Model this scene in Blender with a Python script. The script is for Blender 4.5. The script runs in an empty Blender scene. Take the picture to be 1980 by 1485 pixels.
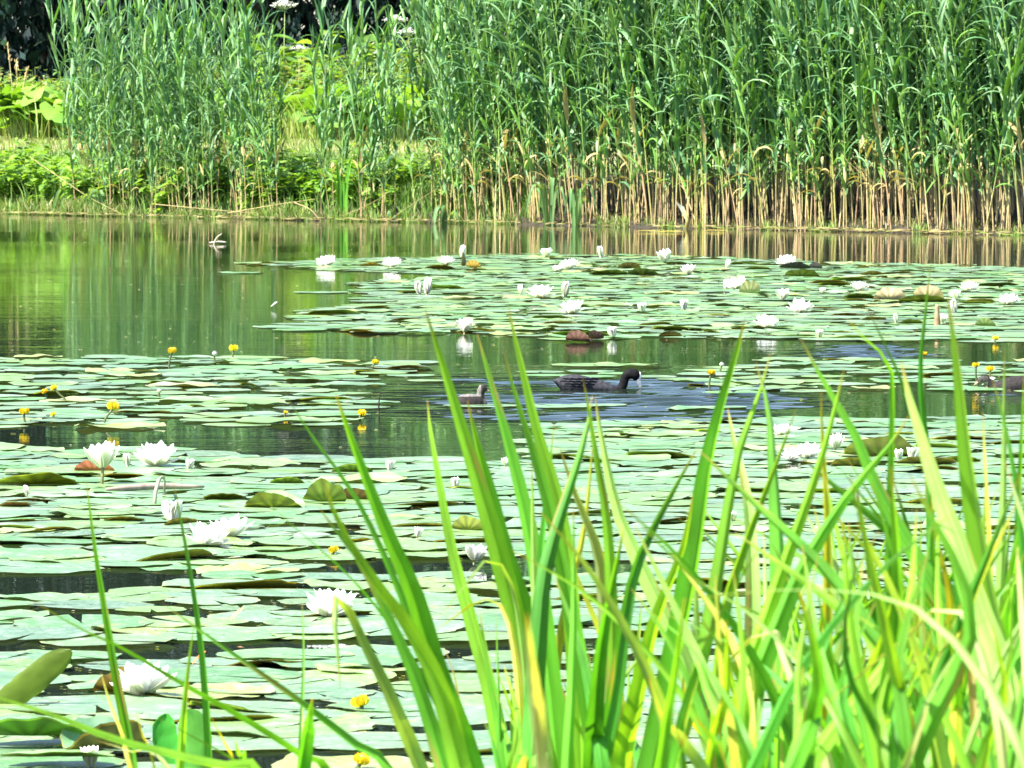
import bpy, math, random
import numpy as np
from mathutils import Vector, Matrix
random.seed(7); rng = np.random.default_rng(7)
R = math.radians
SC = bpy.context.scene
COL = SC.collection

# ------------------------------------------------------------------ camera
F = 12500.0; KD = F/8500.0; H = 1.2; HOR = 190.0; CX, CY = 990.0, 742.5      # photo pixels, metres
PITCH = math.atan((CY - HOR) / F)
cam_d = bpy.data.cameras.new("camera"); cam = bpy.data.objects.new("camera", cam_d); COL.objects.link(cam)
cam.location = (0, 0, H); cam.rotation_euler = (math.pi/2 - PITCH, 0, 0)
cam_d.sensor_width = 36.0; cam_d.lens = 36.0 * F / 1980.0
cam_d.clip_start = 0.1; cam_d.clip_end = 2000
cam_d.dof.use_dof = True; cam_d.dof.focus_distance = 14.0*KD; cam_d.dof.aperture_fstop = 44.0
SC.camera = cam

# ------------------------------------------------------------------ light
SUN_EL, SUN_AZ = 54.0, 239.0        # azimuth clockwise from +Y (north): from the left, behind the camera
w = bpy.data.worlds.new("World"); SC.world = w; w.use_nodes = True
nt = w.node_tree; nt.nodes.clear()
sky = nt.nodes.new('ShaderNodeTexSky'); sky.sky_type = 'NISHITA'; sky.sun_disc = False
sky.sun_elevation = R(SUN_EL); sky.sun_rotation = R(SUN_AZ)
bg = nt.nodes.new('ShaderNodeBackground'); bg.inputs['Strength'].default_value = 0.095
wo = nt.nodes.new('ShaderNodeOutputWorld')
nt.links.new(sky.outputs[0], bg.inputs[0]); nt.links.new(bg.outputs[0], wo.inputs[0])
sd = bpy.data.lights.new("sun", 'SUN'); sd.energy = 5.0; sd.angle = R(0.5); sd.color = (1.0, 0.95, 0.86)
sun = bpy.data.objects.new("sun", sd); COL.objects.link(sun)
_d = Vector((math.sin(R(SUN_AZ))*math.cos(R(SUN_EL)), math.cos(R(SUN_AZ))*math.cos(R(SUN_EL)), math.sin(R(SUN_EL))))
sun.rotation_euler = _d.to_track_quat('Z', 'Y').to_euler(); sun.location = (-20, -10, 30)
SC.view_settings.view_transform = 'Standard'; SC.view_settings.look = 'None'
SC.view_settings.exposure = 1.95; SC.view_settings.gamma = 1.0
SC.render.engine = 'CYCLES'
cy = SC.cycles
cy.use_denoising = True; cy.max_bounces = 6; cy.diffuse_bounces = 3; cy.glossy_bounces = 3
cy.transmission_bounces = 4; cy.transparent_max_bounces = 4; cy.caustics_reflective = False; cy.caustics_refractive = False

# ------------------------------------------------------------------ projection helpers
cp, sp = math.cos(PITCH), math.sin(PITCH)
def ray(px, py):
    u = (px - CX) / F; v = (CY - py) / F
    return (u, cp + v*sp, -sp + v*cp)
def onz(px, py, z=0.0):
    r = ray(px, py); t = (z - H) / r[2]
    return Vector((r[0]*t, r[1]*t, z))
def atD(px, py, D):
    r = ray(px, py); t = D / r[1]
    return Vector((r[0]*t, D, H + r[2]*t))
def proj(x, y, z):
    dz = z - H
    d = y*cp - dz*sp; v = y*sp + dz*cp
    return CX + F*x/d, CY - F*v/d, d

# ------------------------------------------------------------------ tagging
def tag(o, label=None, cat=None, group=None, kind=None):
    if label: o['label'] = label
    if cat: o['category'] = cat
    if group: o['group'] = group
    if kind: o['kind'] = kind
    return o
def empty(name, loc=(0, 0, 0), rz=0.0):
    o = bpy.data.objects.new(name, None); COL.objects.link(o)
    o.location = loc; o.rotation_euler = (0, 0, rz); o.empty_display_size = 0.05
    return o

# ------------------------------------------------------------------ mesh builder (quads only)
class MB:
    def __init__(s): s.V, s.Q, s.C, s.M, s.n = [], [], [], [], 0
    def add(s, V, Q, C, m=0):
        V = np.asarray(V, float).reshape(-1, 3); Q = np.asarray(Q, int).reshape(-1, 4)
        C = np.asarray(C, float)
        if C.ndim == 1: C = np.tile(C[:3], (len(V), 1))
        s.V.append(V); s.Q.append(Q + s.n); s.C.append(C[:, :3]); s.M.append(np.full(len(Q), m, int)); s.n += len(V)
    def arrays(s):
        return np.vstack(s.V), np.vstack(s.Q), np.vstack(s.C), np.concatenate(s.M)
    def mesh(s, name, mats, smooth=True):
        V, Q, C, M = s.arrays()
        return make_mesh(name, V, Q, C, M, mats, smooth)
    def build(s, name, mats, parent=None, smooth=True):
        o = bpy.data.objects.new(name, s.mesh(name, mats, smooth)); COL.objects.link(o)
        if parent: o.parent = parent
        return o
def make_mesh(name, V, Q, C, M, mats, smooth=True):
    me = bpy.data.meshes.new(name)
    me.vertices.add(len(V)); me.vertices.foreach_set('co', V.astype(np.float32).ravel())
    me.loops.add(len(Q)*4); me.loops.foreach_set('vertex_index', Q.astype(np.int32).ravel())
    me.polygons.add(len(Q)); me.polygons.foreach_set('loop_start', np.arange(0, len(Q)*4, 4, dtype=np.int32))
    me.polygons.foreach_set('loop_total', np.full(len(Q), 4, dtype=np.int32))
    me.polygons.foreach_set('material_index', M.astype(np.int32))
    me.polygons.foreach_set('use_smooth', np.full(len(Q), smooth))
    a = me.color_attributes.new('col', 'FLOAT_COLOR', 'POINT')
    a.data.foreach_set('color', np.hstack([C, np.ones((len(C), 1))]).astype(np.float32).ravel())
    for m in (mats if isinstance(mats, (list, tuple)) else [mats]): me.materials.append(m)
    me.update(calc_edges=True); me.validate()
    return me
def linkm(name, me, parent=None):
    o = bpy.data.objects.new(name, me); COL.objects.link(o)
    if parent: o.parent = parent
    return o
def norm(a): return a / np.maximum(np.linalg.norm(a, axis=-1, keepdims=True), 1e-9)
def gridq(a, b):           # a rows, b columns of vertices
    i = np.arange(a-1)[:, None]; j = np.arange(b-1)[None, :]
    q = np.stack([i*b+j, i*b+j+1, (i+1)*b+j+1, (i+1)*b+j], -1)
    return q.reshape(-1, 4)
def ribbon(mb, P, W, side, fold=0.2, C=(0.1, 0.3, 0.05), m=0):
    """leaf blade along P (n,3), half widths W (n), side vector(s), folded along the midrib"""
    P = np.asarray(P, float); n = len(P); W = np.asarray(W, float)[:, None]
    T = norm(np.gradient(P, axis=0)); S = np.broadcast_to(np.asarray(side, float), (n, 3))
    S = norm(S - T*np.sum(S*T, 1, keepdims=True)); N = np.cross(S, T)
    V = np.stack([P - S*W, P - N*W*fold*2, P + S*W], 1).reshape(-1, 3)
    C = np.asarray(C, float)
    if C.ndim == 2 and len(C) == n: C = np.repeat(C, 3, 0)
    mb.add(V, gridq(n, 3), C, m)
def tube(mb, P, Rr, C, seg=5, m=0, cap=True):
    P = np.asarray(P, float); n = len(P); Rr = np.broadcast_to(np.asarray(Rr, float), (n,))
    if cap:
        P = np.vstack([P[:1], P, P[-1:]]); Rr = np.concatenate([[1e-5], Rr, [1e-5]])
        C = np.asarray(C, float)
        if C.ndim == 2: C = np.vstack([C[:1], C, C[-1:]])
        T = np.gradient(P[1:-1], axis=0); T = norm(np.vstack([T[:1], T, T[-1:]])); n += 2
    else: T = norm(np.gradient(P, axis=0))
    ref = np.array([0.13, 1.0, 0.07]) if abs(T[n//2, 1]) < 0.8 else np.array([1.0, 0.1, 0.05])
    A = norm(np.cross(T, ref)); B = np.cross(T, A)
    th = np.linspace(0, 2*math.pi, seg, endpoint=False)
    V = P[:, None] + Rr[:, None, None]*(A[:, None]*np.cos(th)[None, :, None] + B[:, None]*np.sin(th)[None, :, None])
    i = np.arange(n-1)[:, None]; j = np.arange(seg)[None, :]; j2 = (j+1) % seg
    Q = np.stack([i*seg+j, i*seg+j2, (i+1)*seg+j2, (i+1)*seg+j], -1).reshape(-1, 4)
    C = np.asarray(C, float)
    if C.ndim == 2: C = np.repeat(C, seg, 0)
    mb.add(V.reshape(-1, 3), Q, C, m)
def smooth_path(P, n):
    """Catmull-Rom through P, n samples evenly by arc"""
    P = np.asarray(P, float)
    if len(P) == 2: return P[0] + (P[1]-P[0])*np.linspace(0, 1, n)[:, None]
    E = np.vstack([2*P[0]-P[1], P, 2*P[-1]-P[-2]]); out = []
    for i in range(len(P)-1):
        p0, p1, p2, p3 = E[i:i+4]
        t = np.linspace(0, 1, 12, endpoint=False)[:, None]
        out.append(0.5*((2*p1)+(-p0+p2)*t+(2*p0-5*p1+4*p2-p3)*t**2+(-p0+3*p1-3*p2+p3)*t**3))
    out.append(P[-1:]); O = np.vstack(out)
    d = np.concatenate([[0], np.cumsum(np.linalg.norm(np.diff(O, axis=0), axis=1))])
    s = np.linspace(0, d[-1], n)
    return np.stack([np.interp(s, d, O[:, k]) for k in range(3)], 1)
def jit(c, a=0.15):
    c = np.asarray(c, float); k = 1 + random.uniform(-a, a)
    return np.clip(c*k*(1 + rng.uniform(-a*.4, a*.4, 3)), 0, 1)

# ------------------------------------------------------------------ materials
def new_mat(name):
    m = bpy.data.materials.new(name); m.use_nodes = True; m.node_tree.nodes.clear()
    return m, m.node_tree
def leaf_mat(name, rough=0.45, spec=0.4, trans=0.35, tcol=(1.25, 1.25, 0.55), nscale=30.0, namt=0.35, bump=0.0, vary=0.25, coat=0.0, stretch=None, blotch=0.0):
    m, t = new_mat(name); N, L = t.nodes, t.links
    at = N.new('ShaderNodeAttribute'); at.attribute_name = 'col'
    tc = N.new('ShaderNodeTexCoord')
    no = N.new('ShaderNodeTexNoise'); no.inputs['Scale'].default_value = nscale; no.inputs['Detail'].default_value = 4
    if stretch:
        mp = N.new('ShaderNodeMapping'); mp.inputs['Scale'].default_value = stretch; L.new(tc.outputs['Object'], mp.inputs[0]); L.new(mp.outputs[0], no.inputs['Vector'])
    else: L.new(tc.outputs['Object'], no.inputs['Vector'])
    oi = N.new('ShaderNodeObjectInfo')
    mr = N.new('ShaderNodeMapRange'); mr.inputs['To Min'].default_value = 1-namt; mr.inputs['To Max'].default_value = 1+namt
    mr.inputs['From Min'].default_value = 0.32; mr.inputs['From Max'].default_value = 0.68
    L.new(no.outputs['Fac'], mr.inputs['Value'])
    mo = N.new('ShaderNodeMapRange'); mo.inputs['To Min'].default_value = 1-vary; mo.inputs['To Max'].default_value = 1+vary
    L.new(oi.outputs['Random'], mo.inputs['Value'])
    mu = N.new('ShaderNodeMath'); mu.operation = 'MULTIPLY'; L.new(mr.outputs[0], mu.inputs[0]); L.new(mo.outputs[0], mu.inputs[1])
    vm = N.new('ShaderNodeVectorMath'); vm.operation = 'SCALE'; L.new(at.outputs['Color'], vm.inputs[0]); L.new(mu.outputs[0], vm.inputs['Scale'])
    if blotch:      # silvery glare painted in as colour, and brown decay spots of their own shape
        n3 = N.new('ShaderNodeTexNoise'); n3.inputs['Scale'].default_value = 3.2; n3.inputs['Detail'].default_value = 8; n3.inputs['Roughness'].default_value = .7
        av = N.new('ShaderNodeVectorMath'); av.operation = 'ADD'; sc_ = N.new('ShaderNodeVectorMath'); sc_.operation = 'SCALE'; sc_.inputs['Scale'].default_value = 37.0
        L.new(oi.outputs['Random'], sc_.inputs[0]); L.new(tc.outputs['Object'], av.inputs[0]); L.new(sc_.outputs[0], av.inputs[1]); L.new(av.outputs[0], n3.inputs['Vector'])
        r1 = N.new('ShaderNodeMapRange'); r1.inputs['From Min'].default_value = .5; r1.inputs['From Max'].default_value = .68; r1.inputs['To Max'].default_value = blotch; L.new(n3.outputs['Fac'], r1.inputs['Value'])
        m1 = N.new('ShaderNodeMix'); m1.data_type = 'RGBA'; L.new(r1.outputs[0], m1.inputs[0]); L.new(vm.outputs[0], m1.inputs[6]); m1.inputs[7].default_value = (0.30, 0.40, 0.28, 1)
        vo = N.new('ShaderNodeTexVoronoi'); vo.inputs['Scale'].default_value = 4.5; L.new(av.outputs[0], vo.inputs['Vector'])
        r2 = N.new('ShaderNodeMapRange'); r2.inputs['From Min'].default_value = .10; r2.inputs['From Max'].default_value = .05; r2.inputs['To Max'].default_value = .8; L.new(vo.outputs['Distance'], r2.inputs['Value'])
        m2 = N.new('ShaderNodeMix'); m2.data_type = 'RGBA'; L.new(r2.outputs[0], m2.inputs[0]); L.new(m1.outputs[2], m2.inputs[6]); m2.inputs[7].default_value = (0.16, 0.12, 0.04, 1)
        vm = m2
    p = N.new('ShaderNodeBsdfPrincipled'); p.inputs['Roughness'].default_value = rough
    p.inputs['Specular IOR Level'].default_value = spec; p.inputs['Coat Weight'].default_value = coat
    p.inputs['Coat Roughness'].default_value = 0.25
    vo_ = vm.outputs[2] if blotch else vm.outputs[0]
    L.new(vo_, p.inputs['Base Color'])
    tr = N.new('ShaderNodeBsdfTranslucent')
    v2 = N.new('ShaderNodeVectorMath'); v2.operation = 'MULTIPLY'; v2.inputs[1].default_value = tcol
    L.new(vo_, v2.inputs[0]); L.new(v2.outputs[0], tr.inputs['Color'])
    mx = N.new('ShaderNodeMixShader'); mx.inputs[0].default_value = trans
    L.new(p.outputs[0], mx.inputs[1]); L.new(tr.outputs[0], mx.inputs[2])
    if bump:
        b = N.new('ShaderNodeBump'); b.inputs['Strength'].default_value = 1.0; b.inputs['Distance'].default_value = bump
        L.new(no.outputs['Fac'], b.inputs['Height']); L.new(b.outputs[0], p.inputs['Normal'])
    o = N.new('ShaderNodeOutputMaterial'); L.new(mx.outputs[0], o.inputs[0])
    return m
M_REED = leaf_mat('reed_leaf', 0.48, 0.32, 0.25, (1.25, 1.3, 0.45), 6, 0.25, vary=0.12)
M_STEM = leaf_mat('reed_stem', 0.5, 0.4, 0.05, nscale=20, namt=0.25, vary=0.15)
M_IRIS = leaf_mat('iris_leaf', 0.48, 0.25, 0.5, (1.5, 1.25, 0.3), 26, 0.28, vary=0.12, stretch=(1, 1, .06))
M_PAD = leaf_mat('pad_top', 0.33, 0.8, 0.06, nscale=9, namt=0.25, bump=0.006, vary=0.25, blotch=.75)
M_PADU = leaf_mat('pad_underside', 0.5, 0.4, 0.35, (1.5, 1.3, 0.3), nscale=12, namt=0.3, vary=0.1)
M_HERB = leaf_mat('herb_leaf', 0.5, 0.35, 0.4, (1.35, 1.3, 0.35), 5, 0.25, vary=0.2)
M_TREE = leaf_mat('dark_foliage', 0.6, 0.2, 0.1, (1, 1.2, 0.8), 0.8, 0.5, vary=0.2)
M_PETAL = leaf_mat('petal', 0.5, 0.3, 0.42, (1, 1, 0.98), 10, 0.03, vary=0.03)
M_YEL = leaf_mat('yellow_sepal', 0.35, 0.5, 0.2, (1.1, 1.0, 0.3), 60, 0.12, vary=0.08)
M_DRY = leaf_mat('dry_stalk', 0.7, 0.2, 0.1, nscale=25, namt=0.3, vary=0.15)
M_BARK = leaf_mat('bark', 0.9, 0.1, 0.0, nscale=8, namt=0.5, bump=0.02)
M_BIRD = leaf_mat('plumage', 0.75, 0.1, 0.0, nscale=90, namt=0.35, bump=0.002, vary=0.0)
M_BILL = leaf_mat('bill', 0.35, 0.5, 0.0, nscale=60, namt=0.05, vary=0.0)

def water_mat():
    m, t = new_mat('water'); N, L = t.nodes, t.links
    g = N.new('ShaderNodeNewGeometry')
    def noise(scale, sx, detail=3, dist=0.0):
        mp = N.new('ShaderNodeMapping'); mp.inputs['Scale'].default_value = (sx, 1, 1); L.new(g.outputs['Position'], mp.inputs[0])
        n = N.new('ShaderNodeTexNoise'); n.inputs['Scale'].default_value = scale; n.inputs['Detail'].default_value = detail
        n.inputs['Distortion'].default_value = dist
        L.new(mp.outputs[0], n.inputs['Vector']); return n.outputs['Fac']
    def math_(op, a, b=None, c=None):
        n = N.new('ShaderNodeMath'); n.operation = op
        for k, v in enumerate((a, b, c)):
            if v is None: continue
            if isinstance(v, (int, float)): n.inputs[k].default_value = v
            else: L.new(v, n.inputs[k])
        return n.outputs[0]
    fine = noise(16, 0.3, 2); mid = noise(3.2, 0.25, 2); patch = noise(0.35, 0.4, 2)
    pm = N.new('ShaderNodeMapRange'); pm.inputs['From Min'].default_value = 0.40; pm.inputs['From Max'].default_value = 0.65
    pm.inputs['To Min'].default_value = 0.5; pm.inputs['To Max'].default_value = 1.7; L.new(patch, pm.inputs['Value'])
    h = math_('MULTIPLY', math_('ADD', math_('MULTIPLY', fine, WAVE_FINE), math_('MULTIPLY', mid, WAVE_MID)), pm.outputs[0])
    for (px, py, sx, sy, amp) in WAKES:
        c = onz(px, py)
        v = N.new('ShaderNodeVectorMath'); v.operation = 'SUBTRACT'; L.new(g.outputs['Position'], v.inputs[0]); v.inputs[1].default_value = c
        s = N.new('ShaderNodeVectorMath'); s.operation = 'MULTIPLY'; L.new(v.outputs[0], s.inputs[0]); s.inputs[1].default_value = (1/sx, 1/sy, 0)
        ln = N.new('ShaderNodeVectorMath'); ln.operation = 'LENGTH'; L.new(s.outputs[0], ln.inputs[0])
        ln2 = N.new('ShaderNodeVectorMath'); ln2.operation = 'LENGTH'; L.new(v.outputs[0], ln2.inputs[0])
        mk = N.new('ShaderNodeMapRange'); mk.interpolation_type = 'SMOOTHSTEP'
        mk.inputs['From Min'].default_value = 1.0; mk.inputs['From Max'].default_value = 0.35; L.new(ln.outputs['Value'], mk.inputs['Value'])
        wv = math_('SINE', math_('MULTIPLY', ln2.outputs['Value'], 30.0))
        h = math_('ADD', h, math_('MULTIPLY', mk.outputs[0], math_('ADD', math_('MULTIPLY', wv, amp*0.6), math_('ADD', math_('MULTIPLY', noise(7, 0.3, 2), amp*6), math_('MULTIPLY', noise(3.0, 0.3, 1), amp*12)))))
    b = N.new('ShaderNodeBump'); b.inputs['Strength'].default_value = 1.0; b.inputs['Distance'].default_value = 1.0; L.new(h, b.inputs['Height'])
    p = N.new('ShaderNodeBsdfPrincipled'); p.inputs['Base Color'].default_value = (0.010, 0.016, 0.010, 1)
    p.inputs['Roughness'].default_value = 0.02; p.inputs['IOR'].default_value = 1.33; p.inputs['Specular Tint'].default_value = (0.84, 0.93, 0.88, 1)
    L.new(b.outputs[0], p.inputs['Normal'])
    o = N.new('ShaderNodeOutputMaterial'); L.new(p.outputs[0], o.inputs[0])
    return m
WAVE_FINE, WAVE_MID = 0.0007, 0.0012
WAKES = [(1190, 764, 0.60, 2.2, 0.0022), (925, 785, 0.40, 1.5, 0.0018), (1670, 682, 0.42, 1.7, 0.0028), (1370, 775, 0.45, 1.4, 0.0020),
         (70, 1340, 0.3, 0.3, 0.002), (960, 595, 0.9, 0.8, 0.0012)]
WAVES, WAKES = WAKES, []
M_WATER = water_mat()

def ground_mat():
    m, t = new_mat('bank_soil'); N, L = t.nodes, t.links
    g = N.new('ShaderNodeNewGeometry')
    n1 = N.new('ShaderNodeTexNoise'); n1.inputs['Scale'].default_value = 1.2; n1.inputs['Detail'].default_value = 6; L.new(g.outputs['Position'], n1.inputs['Vector'])
    n2 = N.new('ShaderNodeTexNoise'); n2.inputs['Scale'].default_value = 25; n2.inputs['Detail'].default_value = 4; L.new(g.outputs['Position'], n2.inputs['Vector'])
    at = N.new('ShaderNodeAttribute'); at.attribute_name = 'col'
    mr = N.new('ShaderNodeMapRange'); mr.inputs['To Min'].default_value = 0.55; mr.inputs['To Max'].default_value = 1.5
    mr.inputs['From Min'].default_value = 0.35; mr.inputs['From Max'].default_value = 0.65
    ad = N.new('ShaderNodeMath'); ad.operation = 'ADD'; L.new(n1.outputs['Fac'], ad.inputs[0]); L.new(n2.outputs['Fac'], ad.inputs[1])
    hf = N.new('ShaderNodeMath'); hf.operation = 'MULTIPLY'; L.new(ad.outputs[0], hf.inputs[0]); hf.inputs[1].default_value = 0.5
    L.new(hf.outputs[0], mr.inputs['Value'])
    vm = N.new('ShaderNodeVectorMath'); vm.operation = 'SCALE'; L.new(at.outputs['Color'], vm.inputs[0]); L.new(mr.outputs[0], vm.inputs['Scale'])
    p = N.new('ShaderNodeBsdfPrincipled'); p.inputs['Roughness'].default_value = 0.95; L.new(vm.outputs[0], p.inputs['Base Color'])
    b = N.new('ShaderNodeBump'); b.inputs['Distance'].default_value = 0.03; L.new(n2.outputs['Fac'], b.inputs['Height']); L.new(b.outputs[0], p.inputs['Normal'])
    o = N.new('ShaderNodeOutputMaterial'); L.new(p.outputs[0], o.inputs[0])
    return m
M_GROUND = ground_mat()

# ------------------------------------------------------------------ ground and water
SHX = np.array([-200, 0, 300, 700, 1000, 1400, 1980, 2400.]); SHY = np.array([410, 413, 420, 428, 434, 443, 455, 462.])
def shore_D(px):                       # distance of the far shoreline along a picture column
    py = np.interp(px, SHX, SHY); return onz(px, py).y
_sx = np.array([onz(a, b).x for a, b in zip(SHX, SHY)]); _sy = np.array([onz(a, b).y for a, b in zip(SHX, SHY)])
def shore_y(x): return np.interp(x, _sx, _sy)
def ground_z(x, y):
    d = y - shore_y(x) + 0.16*np.sin(x*2.3) + 0.10*np.sin(x*5.7+1) + 0.07*np.sin(x*11.1)
    far = np.interp(d, [-3, -0.5, 0, 0.6, 3, 8, 14, 40, 150, 600], [-0.9, -0.15, 0.0, 0.10, 0.30, 0.66, 0.80, 1.0, 1.6, 6])
    near = np.interp(y, [-20, 3, 8.6, 10.0, 13], [0.5, 0.16, 0.03, -0.06, -0.9])
    return np.maximum(far, near)
def gz(x, y): return float(ground_z(np.array([x]), np.array([y]))[0])
xs = np.unique(np.concatenate([np.linspace(-14, 14, 113), np.linspace(-300, -14, 20), np.linspace(14, 300, 20)]))
ys = np.unique(np.concatenate([np.linspace(-30, 2, 10), np.linspace(2, 13, 40), np.linspace(13, 50, 14), np.linspace(50, 92, 200), np.linspace(92, 700, 30)]))
X, Y = np.meshgrid(xs, ys); Z = ground_z(X, Y)
dd = Y - shore_y(X)
C = np.zeros(X.shape + (3,)); C[:] = (0.028, 0.022, 0.012)
def blend(mask, c): 
    global C
    C = C*(1-mask[..., None]) + np.array(c)*mask[..., None]
blend(np.clip((dd-3.6)/1.5, 0, 1), (0.10, 0.13, 0.04))
blend(np.clip(1-abs(dd-7.6)/2.0, 0, 1)*.8, (0.26, 0.26, 0.12))
blend(np.clip((dd-11)/3, 0, 1), (0.09, 0.14, 0.03))
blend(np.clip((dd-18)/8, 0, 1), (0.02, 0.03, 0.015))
gm = make_mesh('ground', np.stack([X, Y, Z], -1).reshape(-1, 3), gridq(len(ys), len(xs)), C.reshape(-1, 3), np.zeros((len(ys)-1)*(len(xs)-1), int), M_GROUND)
tag(linkm('ground', gm), 'soil and dry grass bank around the pond', kind='structure')
WV = [(1200, 764, 1.05, 3.3, 1.05), (925, 785, .45, 1.5, .8), (1670, 682, .46, 1.5, 1.2), (1375, 775, .5, 1.6, .8), (1000, 745, .5, 1.2, .5), (90, 1340, .16, .35, .5), (1950, 752, .4, 1.2, .5)]
def wave_z(x, y):
    """low ripples spreading from the swimming birds"""
    z = np.zeros(np.shape(x))
    for (px, py, sx, sy, k) in WV:
        c = onz(px, py); dx, dy = x - c.x, y - c.y
        m = np.clip(1.15 - np.sqrt((dx/sx)**2 + (dy/sy)**2), 0, 1); m = m*m*(3-2*m)
        r = np.hypot(dx, dy)
        h = .0022*np.sin(27*r) + .0016*np.sin(41*y + 4*x + 1) + .0015*np.sin(33*y - 7*x) + .0018*np.sin(23*y + 9*x + 2) + .001*np.sin(58*y - 11*x)
        patch = .55 + .45*np.sin(3.1*x + 1.7*y + px)*np.sin(2.3*y - x)
        z = z + m*k*h*patch*1.9
    return z
wm = MB(); wx = np.unique(np.concatenate([np.linspace(-120, -3.2, 24), np.linspace(-3.2, 3.4, 150), np.linspace(3.4, 120, 24)]))
wy = np.unique(np.concatenate([np.linspace(-30, 12, 12), np.arange(12, 15, .03), np.linspace(15, 21, 6), np.arange(21, 34, .022), np.linspace(34, 90, 12)]))
WX, WY = np.meshgrid(wx, wy)
wm.add(np.stack([WX, WY, wave_z(WX, WY)], -1).reshape(-1, 3), gridq(len(wy), len(wx)), (0, 0, 0))
tag(wm.build('water', M_WATER), 'dark green rippled pond water', kind='structure')

# ------------------------------------------------------------------ trees of the dark wood behind
def make_tree_meshes(k):
    tr = MB(); lean = rng.uniform(-.4, .4, 2)
    P = [(lean[0]*t*t, lean[1]*t*t, 13.5*t) for t in np.linspace(0, 1, 9)]
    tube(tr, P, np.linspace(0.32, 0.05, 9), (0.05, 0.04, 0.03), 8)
    for i in range(16):
        t = random.uniform(0.12, 0.9); a = random.uniform(0, 6.28); l = 3.6*(1-t*0.6)
        b = np.array([lean[0]*t*t, lean[1]*t*t, 13.5*t])
        tube(tr, [b + np.array([math.cos(a)*l*s, math.sin(a)*l*s, 0.9*s*l*(0.5-0.3*s)]) for s in (0, .33, .66, 1)], [.09*(1-t*.5), .06, .04, .01], (0.05, 0.04, 0.03), 5)
    cr = MB(); nC = 400
    for i in range(nC):                         # hanging leaf clumps of many small blades
        z = random.uniform(0.3, 15.5); rad = 4.0*math.sqrt(max(0.05, 1 - (max(z-4, 0)/12.5)**2)) if z > 4 else 3.4+0.15*z
        a = random.uniform(0, 6.28); r = rad*math.sqrt(random.uniform(0.35, 1.05))
        c = np.array([math.cos(a)*r, math.sin(a)*r, z]); n = 42
        off = rng.normal(0, [0.55, 0.55, 0.5], (n, 3)); base = c + off
        d = norm(np.stack([rng.normal(0, .45, n) + .3*math.cos(a), rng.normal(0, .45, n) + .3*math.sin(a), -1 + rng.normal(0, .35, n)], 1))
        L_ = rng.uniform(.16, .36, n)[:, None]; s = norm(np.cross(d, rng.normal(0, 1, (n, 3))))*rng.uniform(.03, .07, n)[:, None]
        V = np.stack([base, base + d*L_*.5 + s, base + d*L_, base + d*L_*.5 - s], 1).reshape(-1, 3)
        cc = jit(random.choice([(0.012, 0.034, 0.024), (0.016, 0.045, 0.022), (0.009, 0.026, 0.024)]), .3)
        cr.add(V, np.arange(n*4).reshape(-1, 4), cc)
    return tr.mesh('trunk', M_BARK), cr.mesh('crown', M_TREE, smooth=False)
TREES = [make_tree_meshes(k) for k in range(3)]
tl = ['dark drooping tree behind the left end of the bank, first in the wood', 'dark tree second along the wood behind the yellow green weeds',
      'shadowy tree in the wood showing through the thin left reeds', 'shadowy tree in the wood above the white umbel flowers',
      'dark tree in the wood behind the gap beside the dense reeds', 'dark tree in the wood behind the left part of the dense reeds',
      'dark tree in the wood behind the middle of the dense reeds', 'dark tree in the wood behind the right end of the dense reeds']
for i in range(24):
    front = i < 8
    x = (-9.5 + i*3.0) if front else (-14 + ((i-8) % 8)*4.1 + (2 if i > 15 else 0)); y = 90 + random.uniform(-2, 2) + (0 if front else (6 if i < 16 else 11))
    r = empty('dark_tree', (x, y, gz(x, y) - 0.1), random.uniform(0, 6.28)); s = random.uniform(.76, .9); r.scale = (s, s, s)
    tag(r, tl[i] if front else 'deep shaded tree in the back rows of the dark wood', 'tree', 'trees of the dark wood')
    a, b = TREES[i % 3]; linkm('trunk', a, r); linkm('crown', b, r)

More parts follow.
